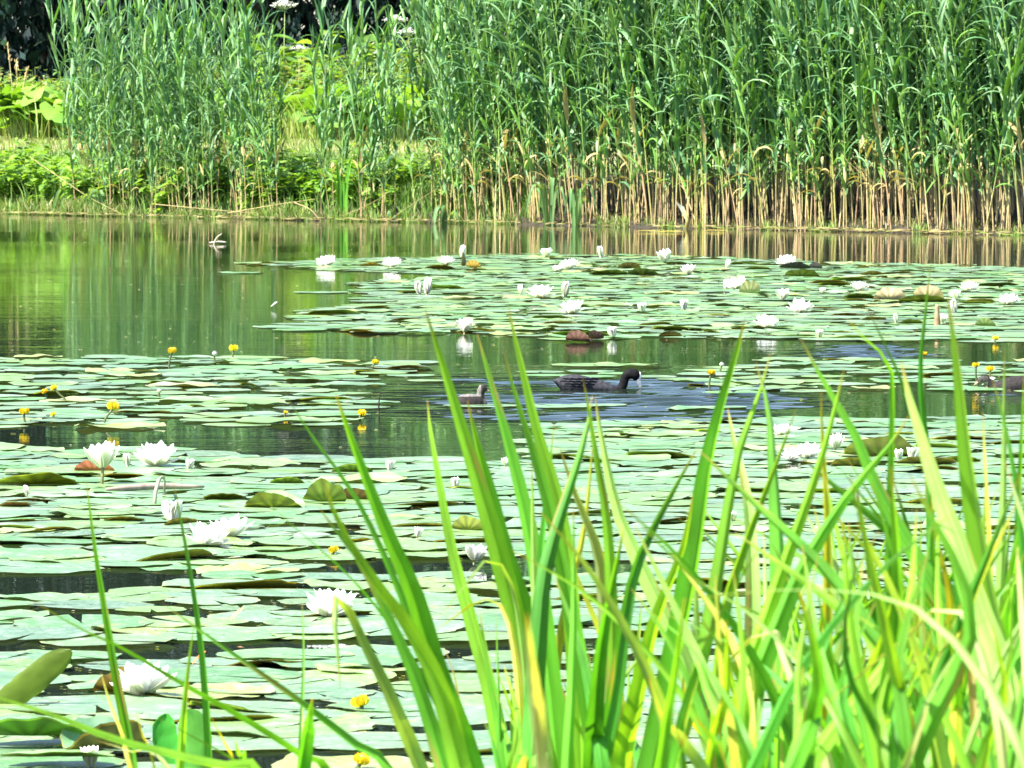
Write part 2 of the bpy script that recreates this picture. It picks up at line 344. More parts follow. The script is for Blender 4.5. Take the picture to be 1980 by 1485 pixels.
# ------------------------------------------------------------------ reeds
def reed_arrays(h, lean, nleaf, low=0.30, lw=0.0195, seed=0):
    rs = random.Random(seed); st = MB(); lf = MB()
    t = np.linspace(0, 1, 9); bx = rs.uniform(-.05, .05); by = rs.uniform(-.05, .05)
    P = np.stack([lean[0]*t**1.3 + bx*np.sin(t*3), lean[1]*t**1.3 + by*np.sin(t*3), h*t - 0.06*(1-t)], 1)
    tan = np.array(rs.choice([(0.50, 0.38, 0.18), (0.58, 0.44, 0.24), (0.42, 0.38, 0.12), (0.45, 0.30, 0.17)])); grn = np.array([0.20, 0.34, 0.07])
    k = rs.uniform(0.05, 0.22)
    mixv = np.clip((t - k)/0.2, 0, 1)[:, None]
    tube(st, P, np.interp(t, [0, .5, 1], [.0068, .0055, .002]), tan*(1-mixv)+grn*mixv, 5, cap=False)
    # torn leaf sheaths low down
    phi = rs.uniform(0, 6.28)
    for i in range(nleaf):
        tt = low + (0.97-low)*((i+rs.uniform(-.3, .3))/(nleaf-1)) if nleaf > 1 else .8
        tt = min(max(tt, .15), .98)
        b = np.array([np.interp(tt, t, P[:, 0]), np.interp(tt, t, P[:, 1]), np.interp(tt, t, P[:, 2])])
        phi += math.pi + rs.gauss(0, .5)
        L_ = rs.uniform(.30, .66)*(0.6 if tt < .35 else 1.0)*(0.8 if tt > .93 else 1); wd = lw*rs.uniform(.55, 1.4)
        e0 = R(rs.uniform(48, 84)) if tt < .85 else R(rs.uniform(70, 88)); dr = rs.choice([.25, .5, .8, 1.2, 1.7, 2.4])*rs.uniform(.7, 1.2)
        if tt > .85: dr *= .55
        n = 8; s = np.linspace(0, 1, n); el = e0 - dr*s**1.3
        ds = L_/(n-1); ph = phi + rs.gauss(0, .25)*s
        dx = np.cos(el)*np.cos(ph)*ds; dy = np.cos(el)*np.sin(ph)*ds; dz = np.sin(el)*ds
        Q = b + np.stack([np.concatenate([[0], np.cumsum(a[:-1])]) for a in (dx, dy, dz)], 1)
        Wd = wd*np.interp(s, [0, .12, .35, .7, 1], [.45, .8, 1, .6, .03])
        side = np.array([-math.sin(phi), math.cos(phi), rs.uniform(-.5, .5)])
        cbase = np.array(rs.choice([(0.12, 0.265, 0.10), (0.095, 0.23, 0.085), (0.20, 0.35, 0.16), (0.13, 0.29, 0.055), (0.075, 0.19, 0.09), (0.16, 0.31, 0.13)]))
        if tt < .3 and rs.random() < .35: cbase = np.array([0.40, 0.33, 0.14])
        ribbon(lf, Q, Wd, side, .22, cbase*rs.uniform(.8, 1.2))
    return st, lf
REEDV = []
for k in range(14):
    h = [2.9, 2.7, 3.0, 2.6, 2.8, 2.5, 3.1, 2.75, 2.6, 2.9, 2.4, 2.2, 2.65, 2.95][k]
    lx = [-.30, -.18, -.38, -.1, -.25, .05, -.33, -.2, .12, -.28, -.05, .2, -.35, -.15][k]
    REEDV.append(reed_arrays(h, (lx, random.uniform(-.25, .15)), 20 + k % 4, low=[.12, .22, .17, .29][k % 4], seed=k))
REEDM = [(a.mesh('stem', M_STEM), b.mesh('foliage', M_REED)) for a, b in REEDV]
# where reeds grow: (px, behind shoreline, scale, variant, yaw)
reeds = []
def dens_at(px):                          # stems per square metre, along the photo's columns
    return np.interp(px, [90, 140, 200, 480, 560, 600, 700, 780, 820, 860, 960, 1100, 2030], [0, 22, 46, 38, 9, 4, 16, 8, 3, 24, 40, 48, 52])
def depth_at(px): return np.interp(px, [90, 200, 500, 800, 950, 1100, 2030], [.8, 1.6, 1.6, 1.3, 2.2, 3.4, 3.8])
for (px, num) in ((0, 0),):
    pass
px = 95.0
while px < 2050:
    D = shore_D(px); wpm = F/D; depth = float(depth_at(px)); n = dens_at(px)*depth*(12.0/wpm)
    for _ in range(rng.poisson(n)):
        p = px + random.uniform(-6, 6); back = depth*random.random()**1.15
        hs = np.interp(p, [90, 160, 260, 500, 620, 780, 860, 1000, 2000], [.50, .68, .73, .74, .72, .70, .86, 1.0, 1.0])
        reeds.append((p, back, hs*random.uniform(.80 if p > 850 else .62, 1.14), random.randrange(14), random.gauss(0, .35)))
    px += 12
# bundles of stems sharing a root at the water's edge
for c in list(range(860, 1980, 34)) + [300, 345, 372, 405, 470, 520, 640, 700, 730]:
    for _ in range(4 if c > 900 else 3):
        hs = 1.0 if c > 900 else .72
        reeds.append((c + random.gauss(0, 9), random.uniform(-.05, .25), hs*random.uniform(.8, 1.0), random.randrange(14), random.gauss(0, .5)))
reeds.sort(key=lambda r: r[1])
sections = [(0, 260, 'thin outermost reed with grey green leaves leaning over the left shore', 'reeds at the thin left end'),
 (260, 440, 'slender reed with tan lower stem in the left clump before the shaded herbs', 'reeds of the left clump'),
 (440, 600, 'slender reed in the left clump beside the gap with broad leaves behind', 'reeds beside the first gap'),
 (600, 850, 'scattered reed before the sunlit broad leaved plants and white umbels', 'scattered reeds before the sunlit plants'),
 (850, 1050, 'reed at the left edge of the dense stand, leaves arching over the water', 'reeds at the dense stand edge'),
 (1050, 1300, 'reed of the dense stand behind the drooping leafy shoot and broken stump', 'dense reeds behind the stump'),
 (1300, 1520, 'tall dense reed with tan lower stem just past the pale broken stump', 'dense reeds past the stump'),
 (1520, 1760, 'tall dense reed with tan lower stem above the dark floating leaves', 'dense reeds above the dark leaves'),
 (1760, 2100, 'tall dense reed with leaning tan stem at the far right end', 'dense reeds at the right end')]
front = [r for r in reeds if r[0] < 1995][:290]; rest = [r for r in reeds if r not in front]
for (p, back, s, v, yaw) in front:
    D = shore_D(p) + back; x = (p - CX)/F*D
    r = empty('reed_plant', (x, D, max(gz(x, D), -.05)), yaw); r.scale = (s, s, s)
    tl2 = .16 if random.random() < .12 else .045; r.rotation_euler = (random.gauss(0, tl2), random.gauss(0, tl2), yaw)
    for a, b, lab, grp in sections:
        if a <= p < b: tag(r, lab, 'reed', grp)
    linkm('stem', REEDM[v][0], r); linkm('foliage', REEDM[v][1], r)
def scatter_stuff(name, variants, places, mats, label, cat='reeds'):
    """variants: list of lists of (V,Q,C) per material; places: (x,y,z,s,v,yaw)"""
    VV, QQ, CC, MM, n = [], [], [], [], 0
    for (x, y, z, s, v, yaw) in places:
        c, sn = math.cos(yaw), math.sin(yaw); k = random.uniform(.88, 1.12); hx, hy = (random.gauss(0, .06), random.gauss(0, .06)) if mats[0] == M_STEM else (0, 0)
        for mi, mb in enumerate(variants[v]):
            V, Q, C_, _ = mb
            W_ = np.stack([(V[:, 0]*c - V[:, 1]*sn + V[:, 2]*hx)*s + x, (V[:, 0]*sn + V[:, 1]*c + V[:, 2]*hy)*s + y, V[:, 2]*s + z], 1)
            VV.append(W_); QQ.append(Q + n); CC.append(C_*k); MM.append(np.full(len(Q), mi)); n += len(V)
    me = make_mesh(name, np.vstack(VV), np.vstack(QQ), np.vstack(CC), np.concatenate(MM), mats)
    return tag(linkm(name, me), label, cat, kind='stuff')
RA = [[a.arrays(), b.arrays()] for a, b in REEDV]
pl = []
for (p, back, s, v, yaw) in rest:
    D = shore_D(p) + back; x = (p - CX)/F*D; pl.append((x, D, max(gz(x, D), -.05), s, v, yaw))
scatter_stuff('reeds', RA, pl, [M_STEM, M_REED], 'deep mass of reeds filling the stand behind the front stems')
print('reeds', len(front), len(rest))

# ------------------------------------------------------------------ bank herbs
def leaf_blade(mb, base, d, L_, W_, up, C_, droop=.3, n=5, fold=.15, prof=(0.1, .8, 1, .7, .05)):
    d = norm(np.asarray(d, float)); s = np.linspace(0, 1, n)[:, None]
    P = np.asarray(base) + d*L_*s + np.array([0, 0, -1])*droop*L_*s**2
    side = np.cross(d, up)
    if np.linalg.norm(side) < .1: side = np.array([1, 0, 0])
    ribbon(mb, P, W_*np.interp(np.linspace(0, 1, n), np.linspace(0, 1, len(prof)), prof), side, fold, C_)
def herb(seed, h, spread, nst, nl, ls, cols, upright=.8):
    rs = random.Random(seed); st = MB(); lf = MB()
    for i in range(nst):
        a = rs.uniform(0, 6.28); hh = h*rs.uniform(.6, 1); r0 = spread*rs.random()*.5; r1 = spread*rs.uniform(.3, 1)
        p0 = np.array([math.cos(a)*r0, math.sin(a)*r0, -.02]); p1 = np.array([math.cos(a)*r1, math.sin(a)*r1, hh])
        P = np.array([p0, p0*.6+p1*.4 + [0, 0, hh*.1], p1]); P = smooth_path(P, 6); tube(st, P, np.linspace(.005, .002, 6), (0.15, 0.2, 0.06), 4)
        for j in range(nl):
            t = rs.uniform(.15, 1); b = p0*(1-t) + p1*t + np.array([0, 0, hh*.06]); b = P[min(5, int(t*5))]*(1-(t*5 % 1)) + P[min(5, int(t*5)+1)]*(t*5 % 1)
            q = rs.uniform(0, 6.28); d = (math.cos(q), math.sin(q), rs.uniform(-.1, upright))
            l = ls*rs.uniform(.6, 1.3)
            leaf_blade(lf, b, d, l, l*rs.uniform(.22, .34), (rs.uniform(-.3, .3), rs.uniform(-.3, .3), 1), np.array(rs.choice(cols))*rs.uniform(.75, 1.25), rs.uniform(.1, .6))
    return st, lf
YG = [(0.14, 0.28, 0.05), (0.18, 0.31, 0.07), (0.12, 0.25, 0.05), (0.20, 0.29, 0.09)]
DG = [(0.16, 0.32, 0.05), (0.20, 0.37, 0.05), (0.11, 0.24, 0.05), (0.25, 0.40, 0.07)]
weedV = [herb(100+k, 1.0, .35, 9, 26, .10, YG + [(0.30, 0.28, .12)]) for k in range(4)]
weedM = [(a.mesh('stem', M_STEM), b.mesh('foliage', M_HERB)) for a, b in weedV]
shoreV = [herb(120+k, .75, .40, 12, 18, .17, DG) for k in range(4)]
shoreM = [(a.mesh('stem', M_STEM), b.mesh('foliage', M_HERB)) for a, b in shoreV]
def butterbur(seed):
    rs = random.Random(seed); st = MB(); lf = MB()
    for i in range(11):
        a = rs.uniform(0, 6.28); r = rs.uniform(.05, .42); hh = rs.uniform(.28, .62); c = np.array([math.cos(a)*r, math.sin(a)*r, hh])
        tube(st, smooth_path([[c[0]*.2, c[1]*.2, -.02], [c[0]*.6, c[1]*.6, hh*.6], c], 6), .007, (0.25, 0.32, 0.08), 5)
        Rr = rs.uniform(.13, .22); nr, ns = 4, 19; th = np.linspace(R(15), R(345), ns); rr = np.array([.02, .4, .75, 1.0])
        tilt = rs.uniform(.15, .7); az = rs.uniform(0, 6.28)
        ph = rs.uniform(0, 6)
        x = rr[:, None]*Rr*np.cos(th)*(1+.05*np.sin(9*th)); y = rr[:, None]*Rr*np.sin(th)
        z = rr[:, None]**2*Rr*(.12*np.sin(3*th+ph) + .1*np.sin(5*th) - .12) + x*tilt
        ca, sa = math.cos(az), math.sin(az)
        V = np.stack([x*ca - y*sa + c[0], x*sa + y*ca + c[1], z + c[2]], -1).reshape(-1, 3)
        lf.add(V, gridq(nr, ns), np.array(rs.choice([(0.15, 0.31, 0.04), (0.19, 0.35, 0.05), (0.12, 0.26, 0.04)]))*rs.uniform(.85, 1.15))
    return st, lf
burV = [butterbur(200+k) for k in range(4)]; burM = [(a.mesh('stem', M_STEM), b.mesh('foliage', M_HERB)) for a, b in burV]
def place(name, meshes, x, y, s, label, cat, group, dz=0.0):
    r = empty(name, (x, y, gz(x, y) + dz), random.uniform(0, 6.28)); r.scale = (s, s, s*random.uniform(.9, 1.1))
    tag(r, label, cat, group); linkm('stem', meshes[0], r); linkm('foliage', meshes[1], r); return r
def atpx(px, back):
    D = shore_D(px) + back; return (px - CX)/F*D, D
# broad leaved butterbur beyond the pale strip (two drifts)
for k in range(64):
    left = k < 24
    px = random.uniform(-40, 200) if left else random.uniform(200, 960); x, y = atpx(px, random.uniform(9.6, 14))
    place('butterbur', random.choice(burM), x, y, random.uniform(.7, 1.0), 'round leaved yellow green plant behind the pale grass strip, ' + ('in the open left drift' if left else 'seen between the reeds'), 'plant', 'broad round leaved plants ' + ('at the left' if left else 'behind the reeds'))
# weeds behind
for k in range(120):
    px = random.uniform(-60, 1000) if k < 90 else random.uniform(-60, 150); x, y = atpx(px, random.uniform(12, 18))
    hs = np.interp(px, [-60, 60, 150, 250, 500, 620, 800, 1000], [.78, .80, .82, .95, 1.05, 1.2, 1.15, 1.05])
    nm = 'at the low left end' if px < 200 else ('behind the left reed clump' if px < 560 else 'behind the gap in the reeds')
    place('tall_weed', random.choice(weedM), x, y, hs*random.uniform(.75, 1.05), 'bushy yellow green weed with small leaves ' + nm, 'weed', 'tall weeds ' + nm)
# waterside herbs
for k in range(72):
    px = random.uniform(-40, 130) if k < 20 else random.uniform(130, 1000); x, y = atpx(px, random.uniform(.25, 2.6))
    nm = 'in the open left corner of the bank' if px < 130 else ('behind the left reed clump' if px < 560 else 'behind the scattered reeds')
    place('waterside_herb', random.choice(shoreM), x, y, random.uniform(.42, .72), 'dark leafy waterside plant ' + nm, 'plant', 'waterside herbs ' + nm)
# a few saplings between the reeds and the wood
for (px, s, lab) in ((618, 1.9, 'leafy young sapling rising above the weeds before the dark wood'), (700, 1.6, 'low round bush beside the leafy sapling'), (560, 1.45, 'loose bright bush left of the leafy sapling')):
    x, y = atpx(px, 15); place('sapling', shoreM[px % 4], x, y, s*.98, lab, 'bush', None)
# white umbels
def umbel(seed):
    rs = random.Random(seed); st = MB(); fl = MB()
    tube(st, [(0, 0, 0), (.02, 0, .6), (.03, .01, 1.15)], [.006, .005, .003], (0.2, 0.28, 0.08), 5)
    for i in range(34):
        a = rs.uniform(0, 6.28); r = rs.uniform(0, .13); c = (.03+math.cos(a)*r, .01+math.sin(a)*r, 1.24 - r*.3 + rs.uniform(-.01, .01))
        tube(st, [(.03, .01, 1.15), c], .0012, (0.3, 0.4, .15), 3)
        for q in range(5):
            b = np.array(c) + rng.normal(0, .009, 3); leaf_blade(fl, b, rng.normal(0, 1, 3)+[0, 0, .3], .018, .008, (0, 0, 1), (0.8, 0.8, 0.74), .1, 3)
    return st.mesh('stem', M_STEM), fl.mesh('florets', M_PETAL)
UM = [umbel(300+k) for k in range(2)]
for i, (px, s, lab) in enumerate(((545, 1.28, 'tall white umbel flower left of the sapling'), (760, 1.12, 'white umbel flower behind the gap, left of a pair'), (785, 1.0, 'white umbel flower behind the gap, right of a pair'),
      (575, .85, 'lower white umbel flower between the reed clumps'), (1236, 1.75, 'white flower head glimpsed through the dense reeds'), (735, .8, 'lowest white umbel behind the scattered reeds'))):
    x, y = atpx(px, 13); r = empty('umbel_flower', (x, y, gz(x, y))); r.scale = (s, s, s); tag(r, lab, 'flower', 'white umbel flowers on the bank')
    linkm('stem', UM[i % 2][0], r); linkm('florets', UM[i % 2][1], r)
# grass: short blades over the bank
def blades(n, xf, yb, hr, cols, wd=.006):
    """n grass blades as one mesh"""
    px_ = rng.uniform(xf[0], xf[1], n); back = rng.uniform(yb[0], yb[1], n)
    D = np.array([shore_D(a) for a in px_]) + back; x = (px_-CX)/F*D
    z = ground_z(x, D); h = rng.uniform(hr[0], hr[1], n); a = rng.uniform(0, 6.28, n); l = rng.uniform(.1, .6, n)*h
    P0 = np.stack([x, D, z-.01], 1); dv = np.stack([np.cos(a)*l, np.sin(a)*l, h], 1); sd_ = np.stack([rng.uniform(.6, 1, n), rng.uniform(-.5, .5, n), np.zeros(n)], 1)*wd
    P1 = P0 + dv*[.35, .35, .6]; P2 = P0 + dv
    V = np.stack([P0-sd_, P0+sd_, P1-sd_, P1+sd_, P2-sd_*.1, P2+sd_*.1], 1).reshape(-1, 3)
    i = np.arange(n)[:, None]*6; Q = np.stack([i+[0, 1, 3, 2], i+[2, 3, 5, 4]], 1).reshape(-1, 4)
    C_ = np.repeat(np.array(cols)[rng.integers(0, len(cols), n)]*rng.uniform(.7, 1.3, (n, 1)), 6, 0)
    return V, Q, C_
g = MB()
for _t in range(120):
    c_ = random.uniform(-30, 1000) if _t < 104 else random.uniform(1000, 2020)
    V, Q, C_ = blades(60, (c_-14, c_+14), (-.25, .15), (.03, random.choice([.07, .12, .2])), [(0.18, 0.30, 0.05), (0.3, 0.3, 0.12), (0.1, 0.2, .04)], .005); g.add(V, Q, C_)
for args in ((9000, (-60, 1050), (5.2, 10), (.03, .09), [(0.32, 0.31, 0.14), (0.24, 0.29, 0.08), (0.17, 0.27, .05)]),
             (9000, (-60, 1050), (.15, 5.5), (.08, .30), [(0.14, 0.27, 0.05), (0.2, 0.33, 0.06), (0.1, 0.2, .04)]),
             (7000, (-60, 1050), (10, 22), (.2, .6), [(0.26, 0.36, 0.06), (0.36, 0.38, 0.12), (0.2, 0.32, .05)]),
             (1800, (-60, 2040), (-.1, .5), (.02, .10), [(0.10, 0.14, 0.03), (0.2, 0.18, 0.07), (0.05, 0.09, .02)])):
    V, Q, C_ = blades(*args); g.add(V, Q, C_)
tag(g.build('grass', M_HERB), 'green and straw coloured grass over the far bank', 'grass', kind='stuff')
# shore scum and litter
lit = MB()
for i in range(1900):
    px = random.choice([random.uniform(-30, 2020), random.gauss(1700, 160), random.gauss(620, 120), random.gauss(120, 60)]); D = shore_D(px) + random.gauss(-.12, .16); x = (px-CX)/F*D
    c = random.choice([(0.22, 0.28, 0.06), (0.26, 0.20, 0.09), (0.08, 0.08, 0.03), (0.06, 0.05, 0.03), (0.4, 0.34, 0.16)])
    a = random.uniform(-.5, .5); l = random.uniform(.02, .11); p = np.array([x, D, .012 + random.uniform(0, .02)])
    ribbon(lit, [p, p + [math.cos(a)*l*.5, math.sin(a)*l*.5, .004], p + [math.cos(a)*l, math.sin(a)*l, 0]], [.004, .009, .003], (0, 1, .4), .1, jit(c, .2))
tag(lit.build('shore_litter', M_HERB), 'floating scraps of leaf and duckweed along the far shore', 'plant litter', kind='stuff')

# individual things on the far shore
def stalk(name, pts, rad, col_, label, cat, group=None, mat=None):
    base = pts[-1]; r = MB(); P = smooth_path([np.array(p) - np.array(base) for p in pts], 10)
    tube(r, P, np.linspace(rad*.5, rad, 10), col_, 6); o = r.build(name, mat or M_DRY); o.location = base
    return tag(o, label, cat, group)
def fallen(pxs, Db, rad, label):
    pts = [atD(a, b, shore_D(a) + Db) for a, b in pxs]
    stalk('fallen_reed', [tuple(p) for p in pts], rad*.7, (0.36, 0.30, 0.13), label, 'fallen reed', 'fallen reed stalks at the far shore')
fallen([(610, 385), (540, 395), (440, 412)], -.2, .007, 'long straw fallen reed lying from the left clump to the water')
fallen([(500, 412), (440, 408), (300, 395)], -.1, .007, 'straw fallen reed lying under the left clump')
fallen([(745, 378), (700, 402), (660, 418)], -.1, .006, 'slanting fallen reed stalk beside the bright sword leaf clump')
fallen([(620, 428), (600, 405), (570, 392)], -.25, .009, 'short pale broken reed stalk bent into the water')
fallen([(845, 365), (790, 400), (745, 432)], -.2, .006, 'thin fallen reed stalk leaning out of the scattered reeds')
fallen([(250, 420), (170, 380), (60, 305)], -.1, .006, 'long thin reed stalk leaning over the low left shore')
# sword leaf clumps and drooping shoots: thing > leaf
def sword_clump(name, px, back, n, h, spread, cols, label, arch=.0, wd=.018, cat='plant', side_bias=0.0):
    x, y = atpx(px, back); r = empty(name, (x, y, gz(x, y)-.02)); tag(r, label, cat)
    for i in range(n):
        a = random.uniform(-1, 1); b = random.uniform(-1, 1); hh = h*random.uniform(.65, 1); mb = MB()
        P = smooth_path([(a*.04, b*.04, 0), (a*spread*.45 + side_bias*.3*hh, b*spread*.3, hh*.6), ((a*spread + side_bias*hh)*.9, b*spread*.6, hh*(1-arch*.35)), (a*spread*1.4 + side_bias*hh*1.5, b*spread, hh*(1-arch))], 12)
        ribbon(mb, P, wd*np.interp(np.linspace(0, 1, 12), [0, .4, .8, 1], [.8, 1, .7, .05]), (1, random.uniform(-.6, .6), 0), .2, jit(random.choice(cols), .15))
        mb.build('leaf', M_IRIS, r)
BR = [(0.14, 0.38, 0.04), (0.2, 0.42, 0.06)]; PL = [(0.20, 0.34, 0.14), (0.16, 0.32, 0.12)]
sword_clump('sword_leaf_clump', 662, -.02, 11, .62, .10, BR, 'bright green clump of upright sword leaves at the far waterline')
sword_clump('drooping_shoot', 1062, -.1, 9, .75, .20, PL, 'drooping leafy shoot arching over the water before the dense reeds', arch=.75, wd=.014)
sword_clump('drooping_shoot', 1112, -.15, 7, .62, .16, PL, 'smaller drooping shoot right of the arching leafy shoot', arch=.75, wd=.013)
sword_clump('arching_leaves', 110, .1, 8, .42, .10, PL, 'fan of pale leaves bending down to the low left shore', arch=.8, wd=.018, side_bias=.45)
sword_clump('arching_leaves', 200, .05, 7, .38, .12, PL, 'second fan of pale bent leaves nearer the left reed clump', arch=.7, wd=.018, side_bias=-.3)
sword_clump('arching_leaves', 865, -.15, 6, .42, .14, PL, 'low fan of pale leaves at the edge of the dense reeds', arch=.6, wd=.02)
sword_clump('arching_leaves', 765, -.12, 5, .22, .12, PL, 'small fan of pale leaves at the foot of scattered reeds', arch=.5, wd=.016)
# broken stump
x, y = atpx(1327, -.2); stp = MB(); tube(stp, [(0, 0, -.03), (.01, 0, .08), (-.02, 0, .17)], [.02, .017, .012], (0.5, 0.42, 0.14), 7)
ribbon(stp, [(0, 0, .1), (-.04, 0, .19), (-.09, -.01, .24)], [.02, .022, .006], (.6, .2, .6), .2, (0.6, 0.66, 0.5))
o = stp.build('broken_reed_stump', M_DRY); o.location = (x, y, 0); tag(o, 'short pale broken stump with a torn leaf at the reed edge', 'stump')
for i, (px, py) in enumerate(((1300, 448), (1385, 446), (1255, 447))):
    p = onz(px, py, .008); mb = MB(); ribbon(mb, [(-.12, 0, 0), (-.05, .01, .006), (.04, -.01, .004), (.11, 0, .0)], [.004, .012, .010, .003], (0, 1, .1), .1, (0.45, 0.32, 0.06))
    o = mb.build('floating_leaf', M_DRY); o.location = p
    tag(o, ['orange yellow leaf floating below the broken stump', 'orange yellow leaf floating right of the broken stump', 'orange yellow leaf floating left of the broken stump'][i], 'leaf', 'orange leaves by the stump')
# dry stalks of the left weeds
for i, (a, b, c, lab) in enumerate(((15, 88, 30, 'tall dry grass stalk at the left end of the weeds'), (32, 118, 36, 'shorter dry seed stalk just right of the tallest one'), (52, 132, 34, 'yellow budding weed stalk beside the dry stalks'))):
    D = shore_D(20) + 11; t = atD(a, b, D); gx = (c-CX)/F*D; bs = (gx, D, gz(gx, D)); mb = MB()
    P = smooth_path([(0, 0, 0), ((t[0]-gx)*.4, 0, (t[2]-bs[2])*.55), (t[0]-gx, 0, t[2]-bs[2])], 8); tube(mb, P, np.linspace(.008, .004, 8), (0.5, 0.42, 0.22), 5)
    for q in range(16):
        b_ = P[7]*(1-q*.012) + rng.normal(0, .012, 3); leaf_blade(mb, b_, (random.uniform(-.5, .5), random.uniform(-.5, .5), 1), .05, .008, (0, 1, 0), (0.45, 0.33, 0.15), .1, 3)
    o = mb.build('dry_stalk', M_DRY); o.location = bs; tag(o, lab, 'stalk', 'dry stalks')

# ------------------------------------------------------------------ lily pads
GREENS = [(0.135, 0.23, 0.11), (0.155, 0.25, 0.10), (0.12, 0.205, 0.115), (0.155, 0.27, 0.075), (0.13, 0.245, 0.115), (0.11, 0.25, 0.08)]
def disc(Rr, rs, wave=.004, notch=7, nr=6, ns=49):
    th = np.linspace(R(notch), R(360-notch*.6), ns); rr = np.array([.03, .3, .55, .78, .93, 1.0])
    el = rs.uniform(.88, 1.0); a1, a2, a3 = rs.uniform(0, 6), rs.uniform(0, 6), rs.uniform(0, 6)
    edge = 1 + .025*np.sin(5*th+a1) + .02*np.sin(11*th+a2) + .012*np.sin(23*th+a3)
    x = rr[:, None]*Rr*np.cos(th)*edge; y = rr[:, None]*Rr*el*np.sin(th)*edge
    z = (rr[:, None]**2.5)*wave*(np.sin(2*th+a1) + .7*np.sin(5*th+a2) + .4*np.sin(9*th+a3) + 1.1) + .001*np.sin(rr[:, None]*9+a3)
    return x, y, np.maximum(z, 0), th, rr
def pad_cols(th, rr, base, rs, edge_c=(0.34, 0.30, 0.10)):
    vein = .5 + .5*np.sin(th*17 + rs.uniform(0, 6)); k = 1 + .08*(vein-.5)[None, :]*np.ones((len(rr), 1))
    C_ = np.array(base)[None, None, :]*k[..., None]
    rim = (np.array([0, 0, 0, 0, .12, .55])[:, None]*(0.5+.5*np.sin(3*th+rs.uniform(0, 6)))[None, :])[..., None]
    C_ = C_*(1-rim) + np.array(edge_c)*rim
    ns = max(0, int(rs.gauss(.6, 1.2)))
    for _ in range(ns):
        a = rs.randrange(len(th)); b = rs.randrange(2, 6); C_[b, a] = C_[b, a]*.3 + np.array([0.3, 0.2, 0.06])*.7
    return C_
def pad_mesh(seed, wave=.004, base=None):
    rs = random.Random(seed); mb = MB(); x, y, z, th, rr = disc(1.0, rs, wave)
    base = base or rs.choice(GREENS); C_ = pad_cols(th, rr, base, rs)
    mb.add(np.stack([x, y, z], -1).reshape(-1, 3), gridq(len(rr), len(th)), C_.reshape(-1, 3))
    # turned-down rim that gives the pad its edge
    xe, ye, ze = x[-1], y[-1], z[-1]; V = np.stack([np.stack([xe, ye, ze], -1), np.stack([xe*.985, ye*.985, ze-.012], -1)], 0).reshape(-1, 3)
    mb.add(V, gridq(2, len(th)), (0.24, 0.28, 0.10))
    return mb
PADV = [pad_mesh(400+k, wave=[.012, .02, .03, .045, .06, .11][k % 6]*.22) for k in range(18)]
PADV += [pad_mesh(450+k, wave=.03, base=[(0.24, 0.31, 0.07), (0.22, 0.30, 0.08), (0.28, 0.30, 0.09)][k]) for k in range(3)]      # yellowing
def rim_pad(seed):
    """a pad whose rim toward local -y is lifted, showing the olive underside"""
    rs = random.Random(seed); mb = MB(); x, y, z, th, rr = disc(1.0, rs, .012)
    q = rs.uniform(.5, .85); amt = rs.uniform(.05, .11); v = np.maximum(0, -(y*math.cos(.2) + x*rs.uniform(-.3, .3)) - q)
    z = z + amt*(1-np.exp(-v*7)); y = y + v*.55*(1 if rs.random() < .6 else .9)
    C_ = pad_cols(th, rr, rs.choice(GREENS), rs); V = np.stack([x, y, z], -1)
    mb.add(V.reshape(-1, 3), gridq(len(rr), len(th)), C_.reshape(-1, 3), 0)
    mb.add((V + [0, -.004, -.010]).reshape(-1, 3), gridq(len(rr), len(th))[:, ::-1], np.array(rs.choice([(0.34, 0.42, 0.05), (0.36, 0.32, 0.07), (0.42, 0.48, 0.08), (0.40, 0.28, 0.09), (0.30, 0.42, 0.06)])), 1)
    return mb
NFLAT = len(PADV); PADV += [rim_pad(480+k) for k in range(10)]
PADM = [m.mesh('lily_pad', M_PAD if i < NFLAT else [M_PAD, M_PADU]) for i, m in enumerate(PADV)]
def inpoly(px, py, poly):
    r = False; n = len(poly); j = n-1
    for i in range(n):
        xi, yi = poly[i]; xj, yj = poly[j]
        if (yi > py) != (yj > py) and px < (xj-xi)*(py-yi)/(yj-yi) + xi: r = not r
        j = i
    return r
REG = [  # polygon in the photograph, spacing factor, radius range, tries
 ([(470, 510), (900, 494), (1056, 492), (1500, 503), (2000, 520), (2000, 664), (1560, 658), (1400, 655), (1100, 656), (890, 643), (700, 646), (540, 638), (600, 600), (720, 590), (700, 545), (900, 535), (640, 522)], .60, (.11, .19), 5200),
 ([(-60, 690), (300, 690), (540, 692), (800, 702), (810, 730), (700, 740), (740, 790), (640, 828), (-60, 826)], .74, (.11, .19), 900),
 ([(1330, 722), (1500, 692), (2030, 700), (2030, 768), (1750, 752), (1380, 765)], .84, (.10, .18), 500),
 ([(1040, 718), (1330, 722), (1330, 735), (1040, 732)], .9, (.11, .15), 60),
 ([(1060, 825), (1300, 814), (2030, 808), (2030, 905), (1060, 905)], .60, (.10, .18), 1600),
 ([(-60, 868), (330, 874), (420, 884), (1060, 895), (2030, 890), (2030, 1500), (-60, 1500)], .62, (.11, .20), 7000)]
